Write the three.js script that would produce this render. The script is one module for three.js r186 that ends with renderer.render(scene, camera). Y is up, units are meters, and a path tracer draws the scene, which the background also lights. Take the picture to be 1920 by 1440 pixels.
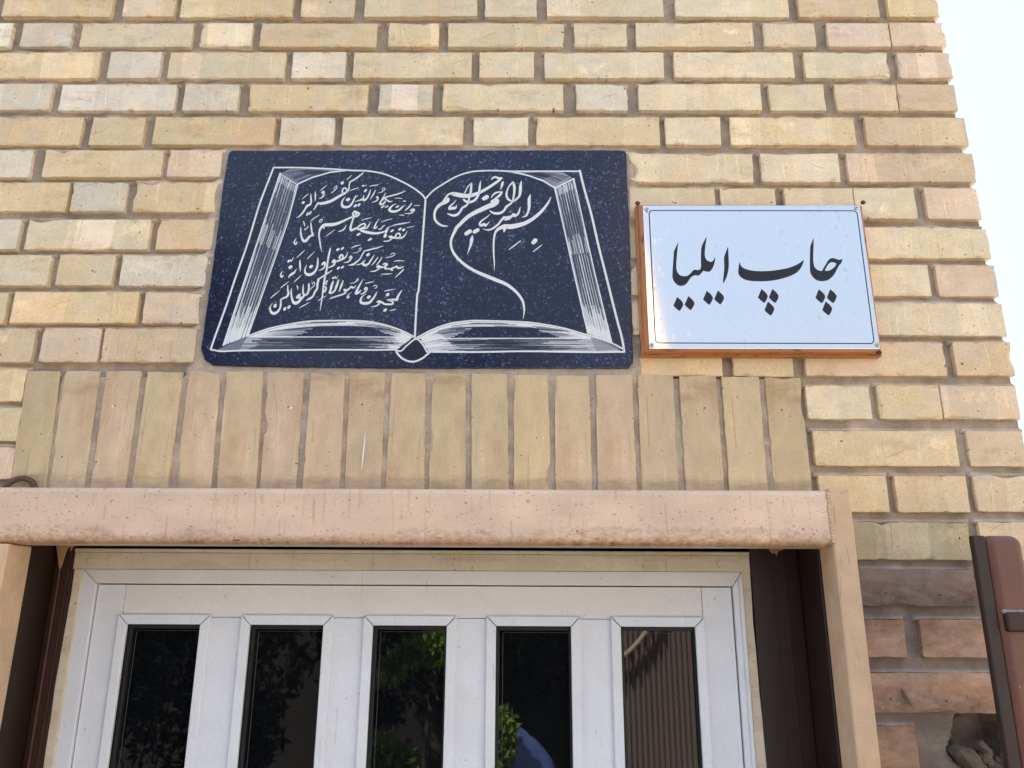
import * as THREE from 'three';
import { mergeGeometries } from 'three/addons/utils/BufferGeometryUtils.js';
import { RoundedBoxGeometry } from 'three/addons/geometries/RoundedBoxGeometry.js';

// ------------------------------------------------------------------ camera, sky, sun, exposure
const scene = new THREE.Scene();
const camera = new THREE.PerspectiveCamera(53.07, 4 / 3, 0.05, 400);
camera.position.set(0, 1.85, 1.15);
camera.rotation.set(0.278, 0.00674, 0.00503, 'YXZ');
scene.add(camera);

const renderer = new THREE.WebGLRenderer({ antialias: true });
renderer.setSize(1024, 768);
renderer.toneMapping = THREE.LinearToneMapping;
renderer.toneMappingExposure = 4.7;
renderer.shadowMap.enabled = true;

const SUN = new THREE.Vector3(-0.42, 0.78, -0.46).normalize();
const SKY_W = 512, SKY_H = 256, skyData = new Float32Array(SKY_W * SKY_H * 4);
for (let j = 0; j < SKY_H; j++) for (let i = 0; i < SKY_W; i++) {
  const e = ((j + 0.5) / SKY_H - 0.5) * Math.PI, a = ((i + 0.5) / SKY_W - 0.5) * 2 * Math.PI;
  const d = new THREE.Vector3(Math.cos(e) * Math.cos(a), Math.sin(e), Math.cos(e) * Math.sin(a));
  const s = Math.max(0, Math.sin(e)), k = Math.pow(s, 0.55), g = d.dot(SUN);
  const mix = (h, z) => h + (z - h) * k;
  const glow = 0.105 * Math.exp((g - 1) / 0.6) + 0.20 * Math.exp((g - 1) / 0.05);
  const o = (j * SKY_W + i) * 4, low = e < 0 ? 0.55 : 1;
  skyData[o] = (mix(0.205, 0.134) + glow * 0.95) * low;
  skyData[o + 1] = (mix(0.218, 0.190) + glow) * low;
  skyData[o + 2] = (mix(0.238, 0.296) + glow * 1.04) * low;
  skyData[o + 3] = 1;
}
const sky = new THREE.DataTexture(skyData, SKY_W, SKY_H, THREE.RGBAFormat, THREE.FloatType);
sky.mapping = THREE.EquirectangularReflectionMapping;
sky.minFilter = sky.magFilter = THREE.LinearFilter;
sky.needsUpdate = true;
scene.background = sky;
scene.environment = sky;

const sun = new THREE.DirectionalLight(new THREE.Color(1, 0.975, 0.935), 5);
sun.position.copy(SUN).multiplyScalar(40);
sun.castShadow = true;
sun.shadow.mapSize.set(2048, 2048);
Object.assign(sun.shadow.camera, { left: -14, right: 14, top: 14, bottom: -14, near: 1, far: 90 });
scene.add(sun);

// ------------------------------------------------------------------ helpers
function rng(seed) { let t = seed >>> 0; return () => { t = (t + 0x6d2b79f5) >>> 0; let r = Math.imul(t ^ (t >>> 15), 1 | t); r = (r + Math.imul(r ^ (r >>> 7), 61 | r)) ^ r; return ((r ^ (r >>> 14)) >>> 0) / 4294967296; }; }
const clamp = (x, a, b) => Math.min(b, Math.max(a, x)), lerp = (a, b, t) => a + (b - a) * t;
const smooth = (a, b, x) => { const t = clamp((x - a) / (b - a), 0, 1); return t * t * (3 - 2 * t); };
// a tileable value-noise sheet, sampled smoothly
const NT = 256, sheet = new Float32Array(NT * NT); { const r = rng(77); for (let i = 0; i < NT * NT; i++) sheet[i] = r(); }
function vn(x, y) {
  const xi = Math.floor(x), yi = Math.floor(y); let fx = x - xi, fy = y - yi; fx = fx * fx * (3 - 2 * fx); fy = fy * fy * (3 - 2 * fy);
  const a = xi & 255, b = (xi + 1) & 255, c = (yi & 255) * NT, d = ((yi + 1) & 255) * NT;
  return lerp(lerp(sheet[c + a], sheet[c + b], fx), lerp(sheet[d + a], sheet[d + b], fx), fy);
}
const fbm = (x, y, n = 4) => { let s = 0, a = 0.5, t = 0; for (let i = 0; i < n; i++) { s += a * vn(x, y); t += a; a *= 0.5; x = x * 2.03 + 17.3; y = y * 2.03 + 9.1; } return s / t; };
const used = new Map();
function numbered(n) { const k = used.get(n) ?? 0; used.set(n, k + 1); return k ? `${n}_${String(k).padStart(3, '0')}` : n; }
function tag(o, label, category, group) { o.userData.label = label; o.userData.category = category; if (group) o.userData.group = group; return o; }
function thing(name, label, category, pos = [0, 0, 0]) { const g = new THREE.Group(); g.name = numbered(name); g.position.set(...pos); tag(g, label, category); scene.add(g); return g; }
function part(name, geo, m, parent) { const o = new THREE.Mesh(geo, m); o.name = name; o.castShadow = o.receiveShadow = true; parent.add(o); return o; }
function canvas(w, h, fill) { const c = document.createElement('canvas'); c.width = w; c.height = h; const g = c.getContext('2d'); if (fill) { g.fillStyle = fill; g.fillRect(0, 0, w, h); } return [c, g]; }
function tex(c, srgb, repeat) { const t = new THREE.CanvasTexture(c); if (srgb) t.colorSpace = THREE.SRGBColorSpace; if (repeat) t.wrapS = t.wrapT = THREE.RepeatWrapping; return t; }
const rgb = (r, g, b) => new THREE.Color().setRGB(r, g, b);
const std = (o) => new THREE.MeshStandardMaterial(o), phy = (o) => new THREE.MeshPhysicalMaterial(o);
// per-pixel multiply over a canvas
function speckle(c, g, fn) { const im = g.getImageData(0, 0, c.width, c.height), d = im.data; for (let y = 0, p = 0; y < c.height; y++) for (let x = 0; x < c.width; x++, p += 4) fn(d, p, x, y); g.putImageData(im, 0, 0); }
// box with small rounded edges, from min corner to max corner, uv in metres
function rbox(x0, y0, z0, x1, y1, z1, r = 0.0015, seg = 2) {
  const w = x1 - x0, h = y1 - y0, d = z1 - z0;
  const b = new RoundedBoxGeometry(w, h, d, seg, Math.min(r, w / 2.1, h / 2.1, d / 2.1)); b.translate((x0 + x1) / 2, (y0 + y1) / 2, (z0 + z1) / 2);
  return metric(b);
}
function metric(b) {                                     // planar uv in metres by the face that a normal looks along
  if (b.index) b = b.toNonIndexed();
  const p = b.attributes.position, n = b.attributes.normal, uv = new Float32Array(p.count * 2);
  for (let i = 0; i < p.count; i += 3) {
    const ax = Math.abs(n.getX(i) + n.getX(i + 1) + n.getX(i + 2)), ay = Math.abs(n.getY(i) + n.getY(i + 1) + n.getY(i + 2)), az = Math.abs(n.getZ(i) + n.getZ(i + 1) + n.getZ(i + 2));
    for (let k = i; k < i + 3; k++) {
      const X = p.getX(k), Y = p.getY(k), Z = p.getZ(k);
      if (az >= ax && az >= ay) { uv[k * 2] = X; uv[k * 2 + 1] = Y; } else if (ay >= ax) { uv[k * 2] = X; uv[k * 2 + 1] = Z; } else { uv[k * 2] = Z; uv[k * 2 + 1] = Y; }
    }
  }
  b.setAttribute('uv', new THREE.BufferAttribute(uv, 2));
  return b;
}
const clean = (g) => { const o = new THREE.BufferGeometry(), s = g.index ? g.toNonIndexed() : g; for (const k of ['position', 'normal', 'uv']) o.setAttribute(k, s.attributes[k]); return o; };
const join = (list) => mergeGeometries(list.map(clean), false);
// a flat bar with any outline (list of [x, y]) from z0 to z1, edges softened
function bar(pts, z0, z1, r = 0.0008) {
  const s = new THREE.Shape(pts.map(([x, y]) => new THREE.Vector2(x, y)));
  const g = new THREE.ExtrudeGeometry(s, { depth: z1 - z0 - 2 * r, bevelEnabled: true, bevelThickness: r, bevelSize: r, bevelOffset: -r, bevelSegments: 2, steps: 1 });
  g.translate(0, 0, z0 + r); return metric(g);
}

// ------------------------------------------------------------------ brick faces: an atlas of 64 painted faces
const AT = 2048, CW = 512, CH = 128;
const [atlasC, ag] = canvas(AT, AT, '#c8c8c8'), [atlasB, bg] = canvas(AT, AT, '#808080');
{
  const r = rng(4021);
  for (let cell = 0; cell < 64; cell++) {
    const X = (cell % 4) * CW, Y = Math.floor(cell / 4) * CH;
    const clipTo = (g) => { g.save(); g.beginPath(); g.rect(X, Y, CW, CH); g.clip(); };
    clipTo(ag); clipTo(bg);
    // broad changes of tone along the brick, with fairly straight upright edges
    const n = 1 + Math.floor(r() * 4);
    for (let i = 0; i < n; i++) {
      const w = 30 + r() * 230, x = X + r() * CW - w / 2, sl = (r() - 0.5) * 14, pale = r() < 0.62;
      ag.fillStyle = pale ? `rgba(${236 + r() * 12},${236 + r() * 10},${240 + r() * 15},${0.08 + r() * r() * 0.40})` : `rgba(${180 + r() * 30},${140 + r() * 35},${105 + r() * 40},${0.03 + r() * 0.08})`;
      ag.beginPath(); ag.moveTo(x + sl, Y - 2);
      for (let y = 0; y <= CH; y += 16) ag.lineTo(x + sl * (1 - y / CH) + (r() - 0.5) * 4, Y + y);
      for (let y = CH; y >= 0; y -= 16) ag.lineTo(x + w + sl * (1 - y / CH) + (r() - 0.5) * 5, Y + y);
      ag.fill();
    }
    // clouded patches of efflorescence
    if (r() < 0.5) for (let i = 0, cx = X + 60 + r() * 390, cy = Y + 35 + r() * 60, s = 20 + r() * 40; i < 46; i++) {
      ag.fillStyle = `rgba(250,252,255,${0.03 + r() * 0.06})`; ag.beginPath(); ag.ellipse(cx + (r() - 0.5) * s * 2.6, cy + (r() - 0.5) * s * 1.1, 4 + r() * s * 0.5, 3 + r() * s * 0.28, r() * 3, 0, 7); ag.fill();
    }
    // wire-cut drags: thin pale and dark upright lines, a bit wavy
    const m = r() < 0.5 ? 3 + r() * 10 : r() * 3;
    for (let i = 0; i < m; i++) {
      const x = X + r() * CW, y0 = Y + r() * r() * 60, y1 = Y + CH - r() * 50, pale = r() < 0.72, w = 0.8 + r() * 3.2;
      for (const [g, st] of [[ag, pale ? `rgba(250,250,248,${0.12 + r() * 0.34})` : `rgba(120,88,60,${0.06 + r() * 0.14})`], [bg, pale ? 'rgba(175,175,175,0.5)' : 'rgba(70,70,70,0.6)']]) {
        g.strokeStyle = st; g.lineWidth = w; g.beginPath(); g.moveTo(x, y0); const q = rng(cell * 99 + i);
        for (let y = y0, xx = x; y < y1; y += 9) { xx += (q() - 0.5) * 4; g.lineTo(xx, y); } g.stroke();
      }
    }
    // pits and knocks
    const p = 10 + r() * 34;
    for (let i = 0; i < p; i++) {
      const x = X + r() * CW, y = Y + r() * CH, s = 0.6 + r() * r() * r() * 5.5;
      ag.fillStyle = `rgba(88,60,40,${0.25 + r() * 0.5})`; bg.fillStyle = 'rgba(20,20,20,0.75)';
      for (const g of [ag, bg]) { g.beginPath(); g.ellipse(x, y, s * 1.3, s * (0.5 + r() * 0.4), r() * 3, 0, 7); g.fill(); }
    }
    if (r() < 0.3) { // a scratch
      const x = X + 60 + r() * 380, y = Y + 30 + r() * 60; ag.strokeStyle = 'rgba(96,70,44,0.45)'; ag.lineWidth = 1.4; ag.beginPath(); ag.moveTo(x, y); ag.quadraticCurveTo(x + 14, y - 18, x + 40 + r() * 30, y - 26); ag.stroke();
    }
    // mortar smeared over the edges
    for (let i = 0, m2 = 1 + r() * 5; i < m2; i++) { const top = r() < 0.6, x = X + r() * CW, L = 14 + r() * 80; for (let k = 0; k < 16; k++) { ag.fillStyle = `rgba(${150 + r() * 30},${136 + r() * 26},${122 + r() * 24},${0.05 + r() * 0.12})`; ag.beginPath(); ag.ellipse(x + (r() - 0.5) * L, top ? Y + r() * r() * 20 : Y + CH - r() * r() * 16, 3 + r() * 12, 1.5 + r() * 5, 0, 0, 7); ag.fill(); } }
    if (r() < 0.55) for (let k = 0, x = X + r() * CW, y = Y + CH * (0.3 + r() * 0.6); k < 26; k++) { ag.fillStyle = `rgba(132,104,82,${0.02 + r() * 0.04})`; ag.beginPath(); ag.ellipse(x + (r() - 0.5) * 120, y + (r() - 0.5) * 50, 6 + r() * 26, 4 + r() * 12, 0, 0, 7); ag.fill(); }
    // worn, dirty rim
    for (let i = 0; i < 70; i++) {
      const t = r() * 2 * (CW + CH); let x = t, y = 0; if (t > CW) { x = CW; y = t - CW; } if (t > CW + CH) { x = t - CW - CH; y = CH; } if (t > 2 * CW + CH) { x = 0; y = t - 2 * CW - CH; }
      ag.fillStyle = r() < 0.5 ? `rgba(140,108,80,${0.01 + r() * 0.045})` : `rgba(214,178,152,${0.02 + r() * 0.05})`; ag.beginPath(); ag.ellipse(X + x, Y + y, 5 + r() * 22, 3 + r() * 8, 0, 0, 7); ag.fill();
    }
    ag.restore(); bg.restore();
  }
  speckle(atlasC, ag, (d, p, x, y) => {
    const f = 0.96 + 0.09 * fbm(x / 46, y / 30, 3) + 0.09 * (vn(x / 2.3, y / 2.3) - 0.5) + 0.05 * (vn(x / 5, y / 5) - 0.5), h = vn(x / 60 + 9, y / 60) - 0.5;
    d[p] = clamp(d[p] * f * (1 + 0.03 * h), 0, 255); d[p + 1] = clamp(d[p + 1] * f, 0, 255); d[p + 2] = clamp(d[p + 2] * f * (1 - 0.06 * h), 0, 255);
  });
  speckle(atlasB, bg, (d, p, x, y) => { const v = d[p] + 70 * (vn(x / 2.6, y / 2.6) - 0.5) + 60 * (fbm(x / 14, y / 14, 2) - 0.5); d[p] = d[p + 1] = d[p + 2] = clamp(v, 0, 255); });
}
// faces of the upright bricks over the door: drag marks run along their length, stains on some, all greyer towards the foot
const SW = 128, SH = 512, [solC, sg] = canvas(2048, SH, '#c8c8c8'), [solB, sbg] = canvas(2048, SH, '#808080');
{
  const r = rng(733);
  for (let cell = 0; cell < 16; cell++) {
    const X = cell * SW; for (const g of [sg, sbg]) { g.save(); g.beginPath(); g.rect(X, 0, SW, SH); g.clip(); }
    const blob = (cx, cy, w, h, n, col, a) => { for (let i = 0; i < n; i++) { sg.fillStyle = `rgba(${col},${a * (0.5 + r())})`; sg.beginPath(); sg.ellipse(cx + (r() - 0.5) * w, cy + (r() - 0.5) * h, w * (0.12 + r() * 0.25), h * (0.08 + r() * 0.2), (r() - 0.5) * 0.2, 0, 7); sg.fill(); } };
    if (r() < 0.45) blob(X + 40 + r() * 50, 190 + r() * 170, 30 + r() * 26, 170 + r() * 120, 60, '238,236,244', 0.030);
    if (r() < 0.5) blob(X + 64, 30 + r() * 40, 120, 70, 40, '120,88,70', 0.022);
    for (let i = 0; i < 2; i++) blob(X + r() * 128, r() * 512, 40 + r() * 60, 120 + r() * 200, 24, r() < 0.5 ? '236,226,206' : '160,122,92', 0.022);
    for (let i = 0; i < 7 + r() * 12; i++) { const x = X + r() * SW, y0 = r() * 380, y1 = y0 + 40 + r() * 160, pale = r() < 0.6; for (const [g, st] of [[sg, pale ? `rgba(245,238,222,${0.1 + r() * 0.28})` : `rgba(120,92,68,${0.08 + r() * 0.2})`], [sbg, pale ? 'rgba(170,170,170,0.5)' : 'rgba(70,70,70,0.5)']]) { g.strokeStyle = st; g.lineWidth = 0.8 + r() * 2.4; g.beginPath(); g.moveTo(x, y0); g.lineTo(x + (r() - 0.5) * 6, y1); g.stroke(); } }
    for (let i = 0; i < 12 + r() * 22; i++) { const x = X + r() * SW, y = r() * SH, s = 0.8 + r() * r() * 3.6; sg.fillStyle = r() < 0.8 ? `rgba(84,58,40,${0.25 + r() * 0.5})` : 'rgba(255,250,240,0.8)'; sbg.fillStyle = 'rgba(20,20,20,0.7)'; for (const g of [sg, sbg]) { g.beginPath(); g.ellipse(x, y, s, s * (0.5 + r() * 0.7), r() * 3, 0, 7); g.fill(); } }
    for (let i = 0; i < 90; i++) { const k = r(); sg.fillStyle = `rgba(120,114,116,${0.02 + 0.05 * r()})`; sg.beginPath(); sg.ellipse(X + r() * SW, SH - k * k * 120, 10 + r() * 40, 4 + r() * 14, 0, 0, 7); sg.fill(); }
    for (const g of [sg, sbg]) g.restore();
  }
  speckle(solC, sg, (d, p, x, y) => { const f = 0.96 + 0.10 * fbm(x / 30, y / 60, 3) + 0.08 * (vn(x / 2.3, y / 2.3) - 0.5); for (let k = 0; k < 3; k++) d[p + k] = clamp(d[p + k] * f, 0, 255); });
  speckle(solB, sbg, (d, p, x, y) => { d[p] = d[p + 1] = d[p + 2] = clamp(d[p] + 60 * (vn(x / 2.6, y / 2.6) - 0.5) + 50 * (fbm(x / 14, y / 18, 2) - 0.5), 0, 255); });
}
const soldierMat = std({ map: tex(solC, true), bumpMap: tex(solB), bumpScale: 0.0004, roughness: 0.93, vertexColors: true });
// sooty, dusty faces for the sheltered bricks between door and fence
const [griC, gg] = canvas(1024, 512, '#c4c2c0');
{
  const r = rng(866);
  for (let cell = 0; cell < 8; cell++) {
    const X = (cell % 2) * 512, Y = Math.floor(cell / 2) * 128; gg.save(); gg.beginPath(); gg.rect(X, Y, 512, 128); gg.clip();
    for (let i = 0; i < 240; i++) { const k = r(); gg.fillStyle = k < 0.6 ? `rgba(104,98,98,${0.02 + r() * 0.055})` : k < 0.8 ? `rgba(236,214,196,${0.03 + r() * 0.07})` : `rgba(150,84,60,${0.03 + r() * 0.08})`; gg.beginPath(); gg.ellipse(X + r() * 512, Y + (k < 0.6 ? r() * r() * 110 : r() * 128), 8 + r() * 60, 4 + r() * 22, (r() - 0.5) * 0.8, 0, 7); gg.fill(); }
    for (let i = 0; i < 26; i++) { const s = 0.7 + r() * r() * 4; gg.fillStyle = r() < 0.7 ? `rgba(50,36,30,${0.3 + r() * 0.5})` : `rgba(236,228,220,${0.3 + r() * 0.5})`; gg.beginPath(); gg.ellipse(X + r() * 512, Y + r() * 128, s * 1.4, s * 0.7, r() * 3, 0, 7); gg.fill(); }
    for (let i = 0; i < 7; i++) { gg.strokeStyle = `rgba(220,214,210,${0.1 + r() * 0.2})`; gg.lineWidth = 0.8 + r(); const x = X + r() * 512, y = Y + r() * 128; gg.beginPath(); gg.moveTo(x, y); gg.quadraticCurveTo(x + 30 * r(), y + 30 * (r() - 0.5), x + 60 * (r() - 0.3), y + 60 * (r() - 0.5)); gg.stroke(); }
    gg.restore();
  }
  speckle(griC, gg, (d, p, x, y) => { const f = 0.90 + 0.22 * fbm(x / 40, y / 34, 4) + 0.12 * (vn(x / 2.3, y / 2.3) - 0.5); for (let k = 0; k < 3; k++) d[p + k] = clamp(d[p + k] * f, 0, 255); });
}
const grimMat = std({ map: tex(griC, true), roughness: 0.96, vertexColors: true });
const brickMat = std({ map: tex(atlasC, true), bumpMap: tex(atlasB), bumpScale: 0.0004, roughness: 0.93, vertexColors: true });
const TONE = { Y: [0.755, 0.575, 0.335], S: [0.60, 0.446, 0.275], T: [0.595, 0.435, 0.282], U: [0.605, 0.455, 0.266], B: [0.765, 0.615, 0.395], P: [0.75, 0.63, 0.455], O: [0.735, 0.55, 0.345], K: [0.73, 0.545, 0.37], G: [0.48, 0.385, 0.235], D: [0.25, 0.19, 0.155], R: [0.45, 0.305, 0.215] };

const bricks = [];                                       // the outlines of all single bricks, for the mortar to go between
let brickCount = 0;
function toneOf(t, r) { const c = TONE[t], k = 0.93 + r() * 0.14, w = (r() - 0.5) * 0.05; return [c[0] * k * (1 + w * 0.4), c[1] * k, c[2] * k * (1 - w)]; }
// one brick: corners in metres, chipped outline, slightly rounded arrises
function brickGeo(bl, br, tr, tl, tone, seed, upright, zf = 0, depth = 0.06) {
  const r = rng(seed * 7919 + 13), col = toneOf(tone, r), cen = [(bl[0] + br[0] + tr[0] + tl[0]) / 4, (bl[1] + br[1] + tr[1] + tl[1]) / 4];
  const ring = [], corners = [bl, br, tr, tl];
  for (let k = 0; k < 4; k++) {
    const a = corners[k], b = corners[(k + 1) % 4], L = Math.hypot(b[0] - a[0], b[1] - a[1]), n = Math.max(4, Math.round(L / 0.009));
    for (let i = 0; i < n; i++) {
      const t = i / n, e = Math.min(t, 1 - t) * L, nx = -(b[1] - a[1]) / L, ny = (b[0] - a[0]) / L, round = e < 0.002 ? (0.002 - e) * 0.2 : 0;
      const wob = (fbm(a[0] * 90 + t * L * 70 + seed * 3.7, a[1] * 90 + k * 31, 3) - 0.5) * 0.0017 + (r() - 0.5) * 0.0007, inn = round + wob;
      ring.push({ x: lerp(a[0], b[0], t) + nx * inn, y: lerp(a[1], b[1], t) + ny * inn, nx, ny, inset: 0.0003 + r() * 0.0004, drop: 0.0003 + r() * 0.0004 });
    }
  }
  const N = ring.length, chips = Math.floor(r() * r() * 7.5);
  for (let c = 0; c < chips; c++) {
    const at = Math.floor(r() * N), wide = 1 + Math.floor(r() * 2.6), deep = 0.0012 + r() * r() * 0.0042;
    for (let i = -wide; i <= wide; i++) { const q = ring[(at + i + N) % N], f = (1 - Math.abs(i) / (wide + 1)) * (0.6 + r() * 0.7); q.inset += deep * f * 1.5; q.drop += deep * f; q.x += q.nx * deep * f * 0.5; q.y += q.ny * deep * f * 0.5; }
  }
  if (r() < 0.4) for (let c = 0, n = 1 + r() * 3; c < n; c++) { const q = ring[Math.floor(r() * N)], d = 0.0006 + r() * r() * 0.0018; q.inset += d; q.drop += d * 1.4; q.x += q.nx * d; q.y += q.ny * d; }
  const tilt = [(r() - 0.5) * 0.02, (r() - 0.5) * 0.012], zz = zf + (r() - 0.5) * 0.0022, Z = (x, y) => zz + (x - cen[0]) * tilt[0] + (y - cen[1]) * tilt[1];
  const cell = Math.floor(r() * 64), fu = r() < 0.5, fv = r() < 0.5, long = upright ? tl[1] - bl[1] : br[0] - bl[0], short = upright ? br[0] - bl[0] : tl[1] - bl[1];
  const span = Math.min(0.98, long / 0.235), off = r() * (0.99 - span);
  const uvOf = (x, y, z) => {
    let s = upright ? (y - bl[1]) / long : (x - bl[0]) / long, t = upright ? (x - bl[0]) / short : (y - bl[1]) / short; t = Math.abs(t + (z - zz) * -9) % 2; if (t > 1) t = 2 - t;
    s = clamp(s, 0, 1); t = clamp(t, 0.03, 0.97); if (fu) s = 1 - s; if (fv) t = 1 - t;
    if (upright) return [((cell % 16) + 0.02 + 0.96 * t) * SW / 2048, 0.01 + 0.98 * ((y - bl[1]) / long)];
    if (tone === 'D' || tone === 'R') return [((cell % 2) + 0.01 + 0.98 * (off + s * span)) / 2, (Math.floor(cell / 2) % 4 + 0.02 + 0.96 * t) / 4];
    return [((cell % 4) * CW + (off + s * span) * CW) / AT, 1 - (Math.floor(cell / 4) * CH + (1 - t) * CH) / AT];
  };
  const pos = [], uv = [], idx = [], put = (x, y, z) => { pos.push(x, y, z); uv.push(...uvOf(x, y, z)); return pos.length / 3 - 1; };
  const f0 = ring.map((q) => { const x = q.x + q.nx * q.inset, y = q.y + q.ny * q.inset; return [x, y]; });
  const face = f0.map(([x, y]) => put(x, y, Z(x, y)));
  for (const [a, b, c] of THREE.ShapeUtils.triangulateShape(f0.map(([x, y]) => new THREE.Vector2(x, y)), [])) idx.push(face[a], face[b], face[c]);
  const b0 = f0.map(([x, y]) => put(x, y, Z(x, y))), b1 = ring.map((q) => put(q.x, q.y, Z(q.x, q.y) - q.drop)), c1 = ring.map((q) => put(q.x, q.y, Z(q.x, q.y) - q.drop)), c2 = ring.map((q) => put(q.x, q.y, zz - depth));
  const strip = (A, B) => { for (let i = 0; i < N; i++) { const j = (i + 1) % N; idx.push(A[i], B[i], B[j], A[i], B[j], A[j]); } };
  strip(b0, b1); strip(c1, c2);
  const g = new THREE.BufferGeometry(); g.setAttribute('position', new THREE.Float32BufferAttribute(pos, 3)); g.setAttribute('uv', new THREE.Float32BufferAttribute(uv, 2));
  const cs = new Float32Array(pos.length); for (let i = 0; i < pos.length; i += 3) { cs[i] = col[0] / 0.58; cs[i + 1] = col[1] / 0.58; cs[i + 2] = col[2] / 0.58; }
  g.setAttribute('color', new THREE.BufferAttribute(cs, 3)); g.setIndex(idx); g.computeVertexNormals();
  return g;
}
const wall = thing('brick_wall', 'buff brick wall of the building with recessed grey joints, around the door', 'wall');
function b(x0, y0, x1, y1, tone) {                       // millimetres on the wall
  const k = ++brickCount, c = [x0, y0, x1, y1].map((v) => v / 1000);
  bricks.push({ x0: c[0], y0: c[1], x1: c[2], y1: c[3] });
  part('brick', brickGeo([c[0], c[1]], [c[2], c[1]], [c[2], c[3]], [c[0], c[3]], tone, k, false, 0, 0.085), tone === 'D' || tone === 'R' ? grimMat : brickMat, wall);
}
function soldier(xa, xb, xc, xd, y0, y1, tone) {
  const k = ++brickCount, c = [xa, xb, xc, xd, y0, y1].map((v) => v / 1000);
  bricks.push({ x0: Math.min(c[0], c[2]), y0: c[4], x1: Math.max(c[1], c[3]), y1: c[5], up: true });
  part('brick', brickGeo([c[0], c[4]], [c[1], c[4]], [c[3], c[5]], [c[2], c[5]], tone, k, true, 0.001, 0.085), soldierMat, wall);
}
// courses above, beside and below, bottom-left and top-right corner of every brick in millimetres
b(-966, 2866, -949, 2923, 'B');
b(-934, 2866, -737, 2923, 'Y');
b(-716, 2866, -623, 2923, 'O');
b(-612, 2866, -408, 2922, 'Y');
b(-393, 2866, -297, 2922, 'O');
b(-278, 2866, -74, 2922, 'B');
b(-60, 2866, 34, 2922, 'B');
b(52, 2866, 262, 2922, 'B');
b(284, 2866, 488, 2922, 'B');
b(506, 2866, 650, 2922, 'O');
b(667, 2866, 757, 2922, 'Y');
b(-982, 2802, -910, 2852, 'P');
b(-891, 2802, -801, 2852, 'P');
b(-784, 2802, -585, 2852, 'B');
b(-569, 2802, -477, 2852, 'B');
b(-461, 2802, -253, 2852, 'Y');
b(-232, 2802, -142, 2852, 'Y');
b(-125, 2802, 82, 2852, 'B');
b(100, 2802, 194, 2852, 'B');
b(211, 2802, 419, 2853, 'B');
b(438, 2803, 530, 2853, 'B');
b(552, 2803, 662, 2853, 'K');
b(664, 2803, 760, 2853, 'K');
b(-950, 2736, -742, 2790, 'Y');
b(-724, 2736, -633, 2790, 'P');
b(-618, 2736, -412, 2790, 'B');
b(-399, 2736, -305, 2790, 'P');
b(-291, 2737, -82, 2790, 'B');
b(-68, 2737, 28, 2790, 'B');
b(47, 2737, 257, 2790, 'B');
b(275, 2737, 485, 2790, 'B');
b(505, 2737, 652, 2790, 'B');
b(670, 2737, 762, 2790, 'K');
b(-914, 2670, -816, 2723, 'P');
b(-800, 2670, -598, 2723, 'P');
b(-583, 2670, -488, 2723, 'P');
b(-469, 2670, -262, 2723, 'Y');
b(-243, 2670, -149, 2723, 'P');
b(-131, 2671, 79, 2724, 'B');
b(101, 2671, 191, 2724, 'P');
b(210, 2671, 422, 2724, 'B');
b(437, 2671, 533, 2724, 'B');
b(552, 2671, 659, 2724, 'O');
b(660, 2671, 760, 2724, 'O');
b(-960, 2601, -752, 2656, 'Y');
b(-735, 2601, -644, 2656, 'Y');
b(-626, 2602, -419, 2656, 'Y');
b(-408, 2602, -316, 2656, 'P');
b(-302, 2602, -94, 2657, 'B');
b(-76, 2602, 18, 2657, 'P');
b(32, 2602, 243, 2657, 'Y');
b(253, 2603, 348, 2657, 'B');
b(364, 2603, 577, 2657, 'Y');
b(596, 2603, 769, 2658, 'O');
b(-1020, 2539, -828, 2591, 'P');
b(-805, 2540, -604, 2591, 'Y');
b(-593, 2540, -503, 2591, 'K');
b(188, 2532, 398, 2586, 'B');
b(411, 2532, 542, 2586, 'B');
b(557, 2533, 770, 2587, 'O');
b(-953, 2475, -755, 2529, 'Y');
b(-747, 2475, -656, 2529, 'P');
b(-643, 2475, -503, 2530, 'Y');
b(187, 2463, 329, 2520, 'B');
b(338, 2463, 430, 2520, 'B');
b(445, 2464, 559, 2520, 'B');
b(561, 2464, 661, 2521, 'B');
b(679, 2464, 767, 2521, 'K');
b(-1035, 2406, -824, 2459, 'P');
b(-812, 2406, -608, 2460, 'B');
b(-595, 2407, -502, 2460, 'O');
b(185, 2392, 287, 2448, 'B');
b(300, 2393, 399, 2448, 'B');
b(413, 2393, 555, 2448, 'B');
b(566, 2393, 771, 2449, 'B');
b(-964, 2341, -762, 2395, 'B');
b(-749, 2342, -658, 2396, 'B');
b(-646, 2342, -502, 2396, 'P');
b(183, 2326, 381, 2380, 'B');
b(395, 2326, 481, 2380, 'B');
b(494, 2327, 665, 2381, 'B');
b(678, 2327, 773, 2381, 'K');
b(-1018, 2276, -822, 2329, 'Y');
b(-811, 2277, -610, 2330, 'Y');
b(-600, 2277, -507, 2330, 'K');
b(183, 2259, 279, 2314, 'B');
b(294, 2259, 481, 2314, 'B');
b(497, 2260, 555, 2315, 'B');
b(569, 2260, 774, 2315, 'B');
b(-864, 2211, -766, 2267, 'O');
b(-753, 2212, -661, 2268, 'K');
b(-656, 2212, -509, 2268, 'O');
b(193, 2192, 321, 2247, 'Y');
b(338, 2192, 432, 2248, 'Y');
b(451, 2193, 669, 2248, 'O');
b(685, 2194, 775, 2249, 'O');
b(-964, 2148, -864, 2200, 'B');
b(-852, 2148, -769, 2200, 'Y');
b(-966, 2085, -765, 2137, 'Y');
b(-860, 2027, -763, 2076, 'K');
b(447, 2124, 545, 2177, 'B');
b(557, 2124, 652, 2178, 'Y');
b(655, 2125, 772, 2178, 'O');
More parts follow.
